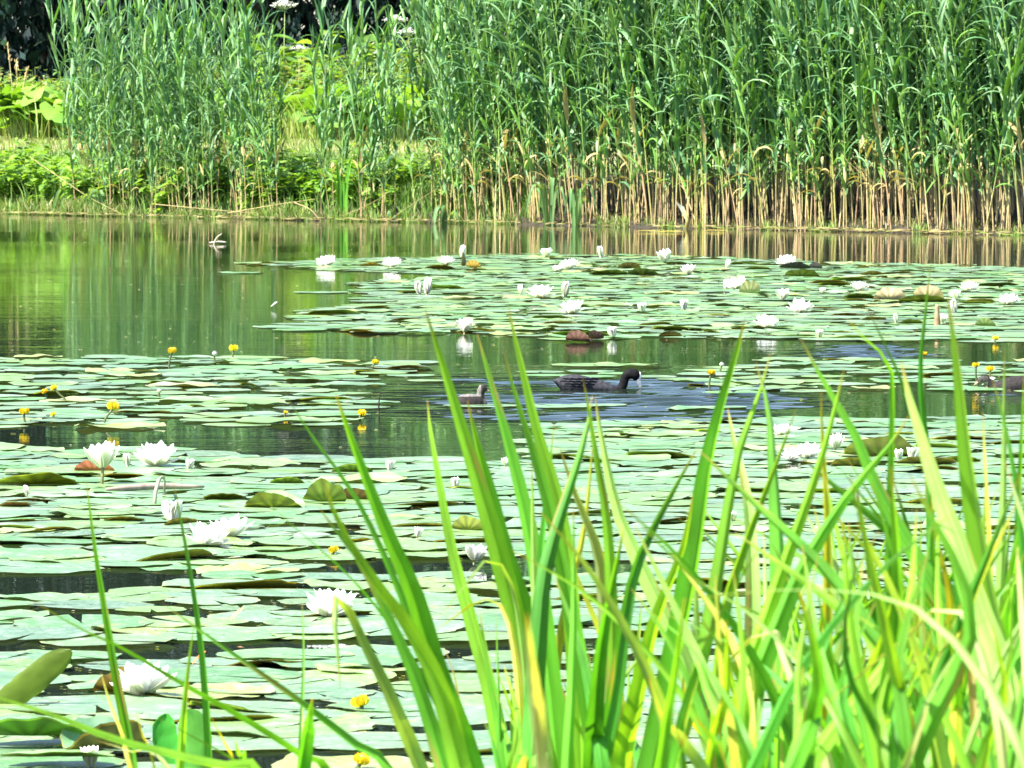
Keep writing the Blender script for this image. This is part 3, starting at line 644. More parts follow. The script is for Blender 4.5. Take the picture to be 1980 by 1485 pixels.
HOLES = [[(-60, 1104), (340, 1106), (450, 1120), (250, 1152), (-60, 1160)], [(530, 1086), (900, 1083), (1260, 1092), (1260, 1118), (560, 1116)],
         [(-60, 1238), (150, 1236), (150, 1262), (-60, 1270)], [(190, 1190), (500, 1180), (480, 1200), (200, 1206)], [(150, 1246), (1000, 1236), (1300, 1250), (1000, 1266), (150, 1270)],
         [(60, 1330), (330, 1335), (420, 1350), (700, 1352), (700, 1370), (60, 1362)], [(600, 1320), (1300, 1305), (1300, 1325), (600, 1335)], [(560, 1400), (1300, 1390), (1300, 1412), (560, 1420)], [(350, 1440), (900, 1450), (900, 1475), (350, 1470)],
         [(-60, 1180), (200, 1176), (180, 1190), (-60, 1192)], [(360, 893), (520, 905), (520, 913), (380, 910)]]
pads = []; PX = np.zeros((0, 3))
def try_pad(x, y, r, f):
    global PX
    if len(PX):
        d = np.hypot(PX[:, 0]-x, PX[:, 1]-y)
        if np.any(d < f*(PX[:, 2]+r)): return False
    PX = np.vstack([PX, [x, y, r]]); return True
fixed = [(465, 528, 110), (621, 566, 190), (640, 605, 160), (620, 636, 150), (1010, 638, 170), (1135, 708, 150), (1210, 709, 130), (760, 636, 120), (205, 689, 90), (930, 786, 150), (1085, 788, 140), (1345, 793, 120), (1400, 790, 90),
         (290, 873, 190), (60, 872, 150), (1160, 785, 110), (700, 548, 70), (830, 738, 90)]
for (a, b, wpx) in fixed:
    p = onz(a, b); r = wpx*p.y/F/2; r = min(r, .17); try_pad(p.x, p.y, r, .5); pads.append((p.x, p.y, r))
for poly, f, (r0, r1), tries in REG:
    a = np.array(poly); xmin, xmax, ymin, ymax = a[:, 0].min(), a[:, 0].max(), a[:, 1].min(), a[:, 1].max()
    Da, Db = onz(990, ymax).y, onz(990, ymin).y
    for _ in range(tries):
        D = random.uniform(Da, Db); p = random.uniform(xmin, xmax); x = (p-CX)/F*D
        ppx, ppy, _d2 = proj(x, D, 0)
        if not inpoly(ppx, ppy, poly) or any(inpoly(ppx, ppy, h) for h in HOLES): continue
        r = random.uniform(r0, r1)*(1.0 if random.random() < .85 else .75)
        if try_pad(x, D, r, f): pads.append((x, D, r))
print('pads', len(pads))
def padshow(p):
    a, b, d = proj(p[0], p[1], 0); return (p[2]*F/d)**2*(H/p[1])*(1 if -40 < a < 2020 and b < 1500 else 0)
order = sorted(range(len(pads)), key=lambda i: -padshow(pads[i])); near_pads = set(order[:288])

# ------------------------------------------------------------------ water lilies
LAND = []        # landmarks for pad labels: (px, py, phrase)
def petal(mb, base, az, el, L_, W_, cup, C_, curl=.25):
    n = 7; s = np.linspace(0, 1, n); out = np.array([math.cos(az), math.sin(az), 0]); up = np.array([0, 0, 1.])
    e = el + curl*s*1.0
    ds = L_/(n-1); P = np.array(base) + np.cumsum(np.vstack([[0, 0, 0], (out*np.cos(e)[:-1, None] + up*np.sin(e)[:-1, None])*ds]), 0)
    side = np.array([-math.sin(az), math.cos(az), 0]); T = norm(np.gradient(P, axis=0)); N_ = np.cross(side, T)
    Wd = W_*np.interp(s, [0, .25, .55, .8, .93, 1], [.35, .8, 1, .8, .45, .08])
    k = np.array([-1, -.5, 0, .5, 1.])
    V = P[:, None] + side*k[None, :, None]*Wd[:, None, None] - N_[:, None]*(cup*Wd[:, None, None]*(1-k[None, :, None]**2))*-1*-1
    C_ = np.asarray(C_, float)
    mb.add(V.reshape(-1, 3), gridq(n, 5), np.repeat(C_, 5, 0) if C_.ndim == 2 else C_)
WH = (0.92, 0.92, 0.89)
def lily_meshes(seed, opening):
    """opening 1 = wide open star, 0 = closed bud. Unit: overall width about 1 when open."""
    rs = random.Random(seed); pe = MB(); se = MB(); sm = MB()
    whorls = [(4, .52, .135, 16, .02), (6, .52, .13, 30, .03), (6, .49, .12, 46, .04), (6, .42, .10, 60, .05), (5, .32, .08, 72, .06)]
    for wi, (n, L_, W_, el, z0) in enumerate(whorls):
        e_open = el; e_closed = 82 + wi*1.5; e = e_open*opening + e_closed*(1-opening)
        a0 = rs.uniform(0, 6.28)
        for j in range(n):
            a = a0 + j*2*math.pi/n + rs.uniform(-.12, .12); ee = R(e + rs.uniform(-7, 7)*opening)
            L2 = L_*rs.uniform(.92, 1.06); cu = (.35 if opening > .4 else .8)
            b = (math.cos(a)*.05*(1-wi*.15), math.sin(a)*.05*(1-wi*.15), z0)
            if wi == 0:
                s = np.linspace(0, 1, 7)[:, None]; c = np.array([0.50, 0.54, 0.30])*(1-s) + np.array([0.82, 0.82, 0.74])*s
                if opening < .35: c = np.array([0.42, 0.44, 0.2])*(1-s*.6) + np.array([0.75, 0.72, 0.6])*s*.6
                petal(se, b, a, ee, L2, W_, cu, c, .5*(1-opening)*1.0 + .25)
            else: petal(pe, b, a, ee, L2, W_, cu, WH, .35 if opening > .4 else .18)
    if opening > .4:
        for j in range(26):
            a = rs.uniform(0, 6.28); r = rs.uniform(.02, .08); l = rs.uniform(.08, .13)
            tube(sm, [(math.cos(a)*r*.5, math.sin(a)*r*.5, .06), (math.cos(a)*r, math.sin(a)*r, .06+l)], .009, (0.85, 0.6, 0.06), 4)
    return pe.mesh('petals', M_PETAL), se.mesh('sepals', M_PETAL), (sm.mesh('stamens', M_YEL) if opening > .4 else None)
LIL = {}
for key, op in (('open', 1.0), ('wide', .94), ('cup', .6), ('half', .35), ('bud', .06)):
    LIL[key] = [lily_meshes(500 + i*7 + int(op*100), op) for i in range(3)]
WHITE = [ # px, py(base), width px, form, label, short phrase
 (632, 517, 36, 'wide', 'open white water lily at the left tip of the far pad field'),
 (757, 519, 34, 'wide', 'open white water lily second along the far olive pads'),
 (862, 514, 30, 'wide', 'open white water lily just left of the upright brown leaf'),
 (893, 500, 14, 'bud', 'white bud sticking up behind the upright brown leaf'),
 (1056, 499, 24, 'cup', 'small open white lily alone at the field far edge'),
 (1163, 500, 13, 'bud', 'lone white bud at the far edge of the pads'),
 (1287, 508, 32, 'cup', 'white lily at the far edge right of the lone bud'),
 (1101, 522, 34, 'wide', 'open white lily with a smaller one beside its left foot'),
 (1077, 528, 18, 'cup', 'small white lily at the left foot of a larger open one'),
 (1332, 534, 28, 'cup', 'white cup shaped lily left of the tall far bud'),
 (1406, 522, 11, 'bud', 'tall slender white bud with reflection in the far field'),
 (1522, 514, 36, 'open', 'flat open white lily beside the blackish floating leaf'),
 (1424, 560, 38, 'wide', 'open white lily standing before a raised pale leaf'),
 (1403, 560, 11, 'bud', 'thin white bud touching the lily before the raised leaf'),
 (1660, 565, 32, 'wide', 'open white lily left of the tan curled leaf'),
 (1590, 569, 15, 'cup', 'tiny white lily between two larger ones near the tan leaf'),
 (1513, 582, 30, 'cup', 'white cup shaped lily in the middle of the far pads'),
 (1547, 606, 42, 'wide', 'broad open white lily below the tiny one'),
 (1480, 636, 42, 'wide', 'large white lily near the front edge of the far field'),
 (1322, 600, 18, 'half', 'half closed white lily between the far field middle and front'),
 (1243, 606, 18, 'half', 'half closed white lily above the dark sunken leaves'),
 (1107, 608, 42, 'wide', 'open white lily in front of the three lilies in a row'),
 (1045, 578, 46, 'open', 'widest white lily, between two buds in the far field'),
 (1091, 576, 17, 'bud', 'fat white bud right of the widest far lily'),
 (1007, 572, 12, 'bud', 'small pale bud left of the widest far lily'),
 (825, 570, 18, 'bud', 'taller of two white buds touching at the field left side'),
 (811, 571, 15, 'bud', 'shorter of two white buds touching at the field left side'),
 (898, 645, 36, 'cup', 'white lily with clear reflection at the pad edge'),
 (1186, 655, 20, 'half', 'white half closed lily right of the reddish folded leaf'),
 (1874, 564, 34, 'open', 'open white lily right of the tan humped leaves'),
 (1848, 580, 24, 'cup', 'small white lily close under the right tan leaf'),
 (1847, 606, 15, 'bud', 'white bud behind the tall foreground sword leaf'),
 (1822, 625, 22, 'cup', 'white lily beside the brown upright bud stalk'),
 (1733, 627, 11, 'bud', 'small greyish white bud on the right far pads'),
 (1950, 591, 36, 'wide', 'open white lily at the far right of the far field'),
 (1585, 655, 15, 'half', 'withered white lily at the front edge of the far field'),
 (303, 905, 86, 'wide', 'big white lily at the near edge of the dark water'),
 (365, 910, 22, 'half', 'white bud just right of the big lily at the dark water'),
 (247, 905, 17, 'bud', 'greenish white bud just left of the big lily'),
 (199, 938, 78, 'cup', 'white lily raised on a stem beside the orange leaf'),
 (52, 962, 14, 'bud', 'tiny white bud below the long olive leaf'),
 (333, 1016, 50, 'half', 'half open white lily behind the bright pair'),
 (399, 1060, 84, 'wide', 'nearer flower of the bright white pair'),
 (446, 1046, 86, 'wide', 'farther flower of the bright white pair'),
 (753, 912, 22, 'half', 'white bud alone by the dark water left of the sword leaves'),
 (882, 946, 22, 'half', 'small white lily half hidden by sword leaves'),
 (807, 1043, 22, 'half', 'small white bud left of the olive folded leaf'),
 (917, 1090, 52, 'cup', 'white lily with a reflection showing between the sword leaves'),
 (640, 1198, 105, 'wide', 'big white lily behind the pale bent leaf'),
 (277, 1350, 125, 'wide', 'largest white lily in front of the brown raised leaf'),
 (176, 1490, 46, 'half', 'white bud at the bottom edge below the largest lily'),
 (1512, 845, 44, 'wide', 'white lily topmost of the cluster among the sword leaves'),
 (1530, 893, 46, 'wide', 'white lily leftmost of a touching pair in the cluster'),
 (1562, 888, 54, 'wide', 'white lily rightmost of a touching pair in the cluster'),
 (1616, 872, 44, 'cup', 'white lily right of the touching pair in the cluster'),
 (1738, 892, 22, 'half', 'drooping white bud by the curled olive leaves'),
 (1765, 895, 30, 'half', 'fallen pale lily right of the drooping bud'),
 (978, 905, 26, 'cup', 'white lily hidden behind the tallest sword leaves'),
 (1417, 1012, 22, 'half', 'white bud glimpsed between blades of the right clump'),
 (1580, 1040, 12, 'bud', 'tiny white bud between the crossing blades')]
def white_lily(px, py, wpx, form, label, i):
    p = onz(px, py, 0.0); S = wpx*p.y/F; k = {'open': 1.1, 'wide': 1.15, 'cup': 1.3, 'half': 1.8, 'bud': 2.8}[form]*(1.15 if py < 700 else 1.0)
    S *= k; z = {'open': .004, 'wide': .004, 'cup': .006, 'half': .004, 'bud': .004}[form]
    if 'raised on a stem' in label: z = .05
    r = empty('water_lily', (p.x, p.y, z), random.uniform(0, 6.28)); r.scale = (S, S, S)
    r.rotation_euler = (random.uniform(-.18, .18), random.uniform(-.18, .18), random.uniform(0, 6.28))
    tag(r, label, 'water lily', 'white water lilies')
    for me in LIL[form][i % 3]:
        if me: linkm(me.name.split('.')[0], me, r)
    stm = MB(); tube(stm, [(0, 0, .03), (.02, .01, -.1), (.1, .05, -.5)], [.035, .03, .03], (0.2, 0.2, 0.08), 6); stm.build('stem', M_STEM, r)
    LAND.append((px, py, label))
for i, a in enumerate(WHITE): white_lily(*a, i)

# yellow pond lilies
def nuphar(seed):
    rs = random.Random(seed); mb = MB()
    for ring, (n, r, w_) in enumerate(((5, .5, .34), (5, .44, .3))):
        for j in range(n):
            a = j*2*math.pi/n + ring*.6; petal(mb, (math.cos(a)*.06, math.sin(a)*.06, 0), a, R(18), .78*r/.5*.9, w_, .3, np.linspace(0, 1, 7)[:, None]*np.array([0.85, 0.58, 0.02]) + (1-np.linspace(0, 1, 7))[:, None]*np.array([0.6, 0.55, .04]), 1.9)
    tube(mb, [(0, 0, .05), (0, 0, .4), (0, 0, .48)], [.12, .2, .16], (0.85, 0.62, 0.05), 10)
    return mb.mesh('bloom', M_YEL)
NU = [nuphar(600+k) for k in range(3)]
def seedhead():
    mb = MB(); tube(mb, [(0, 0, 0), (0, 0, .15), (0, 0, .4), (0, 0, .62), (0, 0, .72), (0, 0, .75)], [.12, .36, .46, .36, .2, .24], (0.42, 0.44, 0.36), 10); return mb.mesh('seed_head', M_YEL)
SH = seedhead()
YEL = [ # flower px,py(centre), width, foot px,py, kind, label
 (333, 676, 17, 327, 714, 'y', 'yellow pond lily on a curved stem, leftmost of the upper pair'), (452, 671, 18, 451, 694, 'y', 'yellow pond lily with a clear yellow reflection, right of the grey bud'),
 (415, 684, 11, 417, 703, 's', 'grey bud on a stalk between the two upper yellow lilies'), (725, 698, 14, 721, 712, 'y', 'small yellow pond lily left of the swimming chick, upper one'),
 (699, 796, 17, 696, 812, 'y', 'round yellow pond lily beside the black curved stalk'), (105, 748, 14, 129, 776, 'y', 'yellow pond lily on a leaning dark stem'),
 (87, 757, 13, 90, 766, 'y', 'ragged yellow pond lily touching the leaning one'), (47, 793, 20, 50, 820, 'y', 'yellow pond lily nearest the left edge with rippled reflection'),
 (218, 783, 25, 201, 820, 'y', 'largest yellow pond lily on a slanting stem'), (104, 805, 11, 104, 810, 'y', 'small yellow flower lying on a pad between two larger ones'),
 (308, 756, 10, 309, 770, 's', 'grey bud on a short stalk among the left pads'), (1375, 718, 16, 1372, 756, 'y', 'yellow pond lily on a long stem right of the swimming adult'),
 (1396, 705, 10, 1393, 722, 's', 'grey bud on a stalk behind the long stemmed yellow lily'), (1887, 704, 14, 1890, 746, 'y', 'yellow pond lily by the beak of the right bird'),
 (1915, 711, 16, 1917, 740, 'y', 'yellow pond lily above the head of the right bird'), (1925, 653, 12, 1925, 662, 'y', 'yellow flower on the far pads at the right edge'),
 (1786, 689, 12, 1786, 692, 'y', 'yellow flower lying by the dark grass stalk'), (646, 1070, 20, 646, 1077, 'y', 'small yellow flower flat on a pad right of the white pair'),
 (700, 1360, 36, 705, 1378, 'y', 'orange yellow flower lying open below the big lily'), (697, 1478, 32, 697, 1490, 'y', 'orange yellow flower at the bottom edge'),
 (552, 800, 9, 552, 806, 'y', 'tiny yellow bud floating between pads left of the sword leaves'), (1163, 1416, 16, 1163, 1424, 'y', 'yellow flower seen low between the sword leaves')]
for i, (a, b, wpx, fa, fb, kind, lab) in enumerate(YEL):
    ft = onz(fa, fb, 0); tp = atD(a, b + wpx*.4, ft.y); S = wpx*ft.y/F*1.22
    tp.z = max(tp.z, .012)
    r = empty('pond_lily' if kind == 'y' else 'pond_lily_bud', (ft.x, ft.y, 0)); tag(r, lab, 'yellow pond lily' if kind == 'y' else 'flower bud', 'yellow pond lilies and buds')
    o = linkm('bloom' if kind == 'y' else 'seed_head', NU[i % 3] if kind == 'y' else SH, r); o.location = tp - ft; o.scale = (S*.92, S*.92, S*.95)
    d = tp - ft; o.rotation_euler = (random.uniform(-.25, .25), min(.6, d.x/max(d.z, .02)*.5) if d.z > .02 else .3, random.uniform(0, 6))
    mb = MB(); tube(mb, smooth_path([(d.x, d.y, d.z+.004), (d.x*.4 - .004, 0, d.z*.5), (0, 0, 0), (-.01, 0, -.05)], 8), .0042, (0.09, 0.11, 0.04), 6)
    mb.build('stem', M_STEM, r); LAND.append((a, b, lab))

# ------------------------------------------------------------------ curled and raised leaves
def curled(px, py, wpx, hpx, rz, fold, top, under, label, roll=1.0, tilt=0.0, two=False, lift=.0, name='curled_pad', ox=0.0):
    """a pad bent up along a crease; fold = final angle (deg) the flap turns through, crease runs along local x"""
    p = onz(px, py, 0); Rr = wpx*p.y/F/2; rs = random.Random(int(px*7+py)); x, y, z, th, rr = disc(1.0, rs, .02)
    x, y = x.copy(), y.copy()
    if not two:
        rz = rz + 180; c0 = -.15
    else: c0 = 0.0
    v = np.abs(y) if two else (y - c0); f = R(fold); Rl = roll*.55/max(f, .1)
    on = v > 0; ang = np.clip(v/Rl, 0, f); yy = np.where(on, Rl*np.sin(ang) + np.maximum(v-Rl*f, 0)*np.cos(ang), v)
    zz = np.where(on, Rl*(1-np.cos(ang)) + np.maximum(v-Rl*f, 0)*np.sin(ang), 0) + z + (.05*np.sin(x*4+px) + .03*np.sin(x*9+py))*np.clip(v, 0, 1)
    Y_ = np.where(y >= 0, yy, -yy) if two else yy + c0
    kz = 1.0
    V = np.stack([x, Y_, zz*kz], -1)*Rr
    if hpx:
        hh = V[..., 2].max(); want = hpx*p.y/F; V[..., 2] *= want/hh
    n1, n2 = V.shape[:2]; mb = MB(); C_ = pad_cols(th, rr, top, rs)
    du = np.gradient(V, axis=0); dv = np.gradient(V, axis=1); N_ = norm(np.cross(du, dv)); N_ = N_*np.sign(np.mean(N_[0, :, 2])+1e-6)
    mb.add((V + N_*.0009).reshape(-1, 3), gridq(n1, n2), C_.reshape(-1, 3), 0)
    uc = np.array(jit(under, .08))[None, None, :]*(1 + .30*np.cos(th*11)[None, :, None]*np.ones((n1, 1, 1))); uc = uc*(1 - .35*(rr**4)[:, None, None]*(.5+.5*np.sin(th*2+px))[None, :, None])
    mb.add((V - N_*.0009).reshape(-1, 3), gridq(n1, n2)[:, ::-1], np.clip(uc, 0, 1).reshape(-1, 3), 1)
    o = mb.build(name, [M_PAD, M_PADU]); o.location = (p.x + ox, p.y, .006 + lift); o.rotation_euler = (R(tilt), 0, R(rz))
    tag(o, label, 'lily leaf', 'raised and curled lily leaves'); LAND.append((px, py, label)); return o
G1, OL, BRN, TAN, ORG, DK = (0.13, 0.27, 0.09), (0.20, 0.24, 0.03), (0.22, 0.13, 0.05), (0.45, 0.40, 0.24), (0.55, 0.30, 0.05), (0.04, 0.04, 0.03)
curled(72, 940, 160, 26, 4, 60, G1, (0.26, 0.30, 0.03), 'long olive leaf lying tilted at the left edge below the dark water')
curled(182, 915, 80, 22, -5, 95, (0.55, 0.40, 0.08), (0.40, 0.14, 0.06), 'orange leaf with rusty edge raised behind the white lily')
curled(530, 985, 118, 32, -10, 75, G1, (0.22, 0.27, 0.03), 'shiny green leaf with curled rim left of the tall olive leaf', two=True)
curled(432, 968, 80, 12, 8, 60, G1, OL, 'low leaf with olive rim left of the shiny curled leaf')
curled(628, 975, 84, 48, 6, 85, G1, (0.22, 0.30, 0.04), 'tall upright olive leaf standing like a fan')
curled(690, 970, 70, 24, -14, 80, G1, (0.18, 0.12, 0.03), 'brown leaf leaning right of the tall upright olive leaf')
curled(555, 938, 70, 14, 0, 60, G1, (0.24, 0.34, 0.05), 'small green leaf with rim turned up behind the shiny leaf')
curled(680, 915, 80, 16, 5, 65, G1, (0.24, 0.34, 0.05), 'green humped leaf behind the tall upright olive leaf')
curled(905, 1030, 68, 30, -8, 100, G1, (0.20, 0.24, 0.03), 'folded olive leaf half hidden by the sword leaves')
curled(350, 1020, 70, 16, 20, 70, G1, (0.22, 0.20, 0.03), 'olive leaf tilted under the half open lily')
curled(110, 1030, 90, 9, 5, 60, G1, (0.26, 0.20, 0.04), 'low brownish rimmed leaf among the left pads, upper one')
curled(240, 1010, 80, 9, 5, 60, G1, (0.24, 0.20, 0.04), 'low brownish rimmed leaf left of the half open lily')
curled(30, 982, 60, 9, 0, 60, G1, (0.3, 0.16, 0.05), 'rusty rimmed leaf at the left edge below the tiny bud')
curled(700, 1052, 60, 9, 0, 60, (0.2, 0.3, 0.08), (0.30, 0.25, 0.03), 'yellow olive rimmed leaf left of the small bud')
curled(240, 1345, 120, 52, 0, 88, G1, (0.30, 0.20, 0.03), 'brown raised leaf standing behind the largest lily')
curled(60, 1450, 230, 44, -6, 55, (0.15, 0.36, 0.10), (0.14, 0.30, 0.03), 'large glossy green leaf with a thick raised rim at the lower left', lift=.02)
curled(200, 1455, 170, 62, 32, 60, (0.16, 0.34, 0.16), (0.3, 0.28, 0.08), 'broad pale green leaf sloping beside the glossy rimmed leaf', two=True)
curled(110, 1490, 220, 16, 0, 40, (0.18, 0.38, 0.06), (0.16, 0.26, 0.03), 'light green leaf lying along the bottom edge', lift=.02)
curled(895, 516, 26, 26, 70, 100, (0.2, 0.22, .06), (0.17, 0.13, 0.03), 'upright brown leaf beneath the far white bud')
curled(916, 519, 32, 15, -25, 95, (0.3, 0.25, .05), (0.42, 0.28, 0.04), 'orange brown leaf right of the upright brown leaf')
curled(850, 521, 60, 8, 0, 70, G1, (0.25, 0.22, 0.03), 'low olive leaf left of the upright brown leaf')
curled(718, 516, 44, 8, 0, 70, G1, (0.30, 0.22, 0.03), 'low brown leaf between the two first far lilies')
curled(1216, 521, 46, 13, 6, 85, G1, (0.18, 0.16, 0.03), 'dark olive leaf humped in the far field')
curled(1178, 532, 80, 10, 3, 70, G1, (0.16, 0.2, 0.03), 'long olive leaf in front of the dark humped leaf')
curled(1243, 533, 60, 14, -10, 80, G1, (0.10, 0.16, 0.02), 'dark green leaf with a pointed corner in the far field')
curled(1536, 520, 62, 13, 8, 85, G1, DK, 'blackish leaf lying beside the flat open lily')
curled(1577, 520, 26, 12, -8, 100, DK, DK, 'small black curled leaf right of the blackish one')
curled(1550, 536, 70, 14, -6, 75, G1, (0.12, 0.16, 0.02), 'dark green leaf in front of the blackish leaf')
curled(1668, 520, 26, 6, 0, 75, G1, (0.20, 0.18, 0.03), 'small olive leaf far right of the blackish leaf, upper')
curled(1686, 534, 46, 9, 0, 75, G1, (0.22, 0.2, 0.03), 'small olive leaf far right of the blackish leaf, lower')
curled(1465, 522, 50, 6, 0, 70, G1, (0.16, 0.2, 0.03), 'thin olive rimmed leaf right of the tall slender bud')
curled(1450, 570, 42, 26, 0, 80, (.3, .36, .2), (0.48, 0.50, 0.22), 'raised pale leaf behind the open far lily')
curled(1720, 583, 62, 26, 3, 120, TAN, (0.46, 0.40, 0.22), 'tan humped leaf, left one of two in the right field', roll=1.4)
curled(1795, 580, 60, 28, -5, 115, TAN, (0.50, 0.40, 0.22), 'tan humped leaf, right one of two in the right field', roll=1.4)
curled(1785, 586, 100, 15, -4, 80, G1, (0.13, 0.17, 0.02), 'dark green leaf under the right tan humped leaf')
curled(1660, 578, 66, 10, 4, 75, G1, (0.12, 0.2, 0.02), 'green leaf under the left tan humped leaf')
curled(1895, 586, 60, 7, 0, 70, G1, (0.28, 0.2, 0.04), 'low brownish leaf between the tan leaves and the last lily')
curled(1118, 662, 52, 22, -25, 95, (0.16, 0.14, .08), (0.15, 0.08, 0.05), 'reddish brown folded leaf standing from the water, nearer half')
curled(1150, 658, 40, 18, 30, 95, (0.18, 0.14, .08), (0.18, 0.11, 0.06), 'reddish brown leaf half right of the folded one')
curled(1296, 652, 46, 10, 0, 80, G1, (0.14, 0.12, 0.03), 'low dark brown leaf right of the reddish fold')
curled(1690, 620, 50, 6, 0, 70, G1, (0.2, 0.16, 0.03), 'brown rimmed leaf among the right far pads')
curled(1760, 628, 50, 10, 12, 75, G1, (0.14, 0.2, 0.03), 'green rimmed leaf right of the greyish bud')
curled(1905, 632, 40, 16, -10, 90, G1, (0.18, 0.26, 0.08), 'green leaf standing up at the right of the far field')
curled(1700, 885, 150, 42, 8, 85, (.2, .26, .06), (0.24, 0.26, 0.05), 'large olive leaf arching behind the cluster of lilies')
curled(1650, 905, 90, 20, -4, 70, G1, (0.22, 0.20, 0.03), 'olive brown leaf low beside the lily cluster')
curled(1790, 900, 120, 16, 6, 75, G1, (0.20, 0.16, 0.04), 'brown rimmed leaf right of the drooping bud')
curled(1850, 895, 90, 12, 6, 75, G1, (0.18, 0.2, 0.04), 'olive leaf further right behind the sword leaves')
def scoop(pts, wpx, D, cup, top, under, label, yaw=0.0, mats=None):
    """a leaf rolled lengthwise and standing out of the water, along a path in the photo"""
    o3 = atD(pts[0][0], pts[0][1], D); o3.z = 0
    P = smooth_path([np.array(atD(a, b, D)) - np.array(o3) for a, b in pts], 14); s = np.linspace(0, 1, 14); Wd = wpx*D/F/2*np.interp(s, [0, .2, .5, .8, .95, 1], [.55, .9, 1, .85, .5, .12])
    T = norm(np.gradient(P, axis=0)); fw = np.array([math.sin(yaw), -math.cos(yaw), 0]); S_ = norm(np.cross(T, fw)); N_ = np.cross(S_, T)
    k = np.linspace(-1.15, 1.15, 9); V = P[:, None] + S_[:, None]*(np.sin(k)*1.1)[None, :, None]*Wd[:, None, None] + N_[:, None]*((1-np.cos(k))*cup)[None, :, None]*Wd[:, None, None]
    V = V + (rng.normal(0, .0006, V.shape)); mb = MB()
    cc_ = np.array(under)[None, None, :]*(1 + .25*np.cos(np.arange(9)*3.14)[None, :, None])*(1 + .5*np.sin(s*3)[:, None, None]*np.linspace(-1, 1, 9)[None, :, None]) + np.array([.05, .01, 0])*(np.arange(9) == 0)[None, :, None]
    mb.add((V + N_[:, None]*.0008).reshape(-1, 3), gridq(14, 9), jit(top, .08), 0); mb.add((V - N_[:, None]*.0008).reshape(-1, 3), gridq(14, 9)[:, ::-1], np.clip(cc_, 0, 1).reshape(-1, 3), 1)
    o = mb.build('rolled_leaf', mats or [M_PADU, M_PADU]); o.location = o3; tag(o, label, 'lily leaf', 'raised and curled lily leaves'); return o
_D = onz(60, 1368).y
scoop([(-10, 1372), (45, 1330), (95, 1290), (138, 1258)], 56, _D, -.22, (0.10, 0.17, 0.01), (0.095, 0.15, 0.003), 'big olive leaf standing rolled up at the lower left corner')
_D = onz(372, 1490).y
scoop([(374, 1495), (376, 1450), (374, 1410), (362, 1372)], 66, _D, -.5, (0.10, 0.34, 0.04), (0.20, 0.22, 0.015), 'upright olive cupped leaf right of the crossing blades')
scoop([(330, 1480), (322, 1440), (318, 1405), (322, 1380)], 50, _D + .1, .5, (0.05, 0.30, 0.03), (0.08, 0.32, 0.03), 'upright bright green leaf beside the olive cupped one')

# brown upright bud stalk, bent stalk, twigs
p = onz(1812, 631); stalk('brown_bud', [(p.x, p.y, .115), (p.x, p.y, .07), (p.x+.002, p.y, -.02)], .019, (0.36, 0.24, 0.14), 'upright brown closed bud on a stalk in the right far field', 'flower bud')
p = onz(298, 978); b1 = onz(318, 962)
stalk('bent_stalk', [(b1.x, b1.y, .0), (b1.x, b1.y, .055), (p.x+.012, p.y+.06, .075), (p.x+.004, p.y, .04), (p.x, p.y, -.02)], .0065, (0.30, 0.30, 0.22), 'bent grey stalk arching out of the pads by the raised lily', 'stalk')
p = onz(733, 795); stalk('curved_stalk', [(p.x+.03, p.y, .072), (p.x+.008, p.y, .07), (p.x, p.y, .04), (p.x-.002, p.y, -.02)], .0035, (0.03, 0.025, 0.02), 'thin black curved stalk left of the swimming chick', 'stalk')
p = onz(412, 472); s1 = atD(429, 452, p.y); s2 = atD(434, 471, p.y)
stalk('twig', [tuple(s1), (p.x+.03, p.y, .05), (p.x, p.y, -.02)], .010, (0.42, 0.36, 0.26), 'bent twig sticking out of the open far water', 'twig')
mb = MB(); tube(mb, smooth_path([(-.03, 0, .01), (.05, 0, .02), (.11, 0, .012)], 6), .007, (0.5, 0.45, 0.36), 6); o = mb.build('floating_twig', M_DRY); o.location = (p.x, p.y, 0)
tag(o, 'short pale twig floating at the foot of the bent twig', 'twig')
# floating brownish plank-like stalk among the left pads
a = onz(205, 955); b = onz(395, 950); mb = MB(); tube(mb, smooth_path([(0, 0, 0), ((b.x-a.x)*.5, (b.y-a.y)*.5 + .02, .004), (b.x-a.x, b.y-a.y, 0)], 8), [.004, .008, .009, .010, .010, .009, .007, .003], (0.36, 0.29, 0.24), 8)
o = mb.build('floating_stalk', M_DRY); o.location = (a.x, a.y, .014); tag(o, 'thick pinkish brown stalk floating behind the bent grey stalk', 'stalk')
for (px, py, c, lab) in ((530, 598, (0.45, .5, .45), 'small white feather on the open water'), (458, 1212, (0.6, .3, .15), 'small rusty scrap of leaf on a pad left of the big lily'), (385, 1298, (0.6, .2, .08), 'orange red scrap of leaf right of the largest lily'), (1911, 750, (.85, .8, .8), 'white petal floating under the head of the right bird')):
    p = onz(px, py); mb = MB(); l = (26 if 'feather' not in lab else 13)*p.y/F
    ribbon(mb, [(-l*.5, 0, .004), (0, 0, .02), (l*.3, 0, .028), (l*.5, 0, .03)], [l*.1, l*.22, l*.2, l*.05], (.2, 1, .8), .2, c)
    o = mb.build('floating_scrap' if 'scrap' in lab else ('feather' if 'feather' in lab else 'loose_petal'), M_PETAL); o.location = (p.x, p.y, .012); tag(o, lab, 'feather' if 'feather' in lab else 'plant scrap')

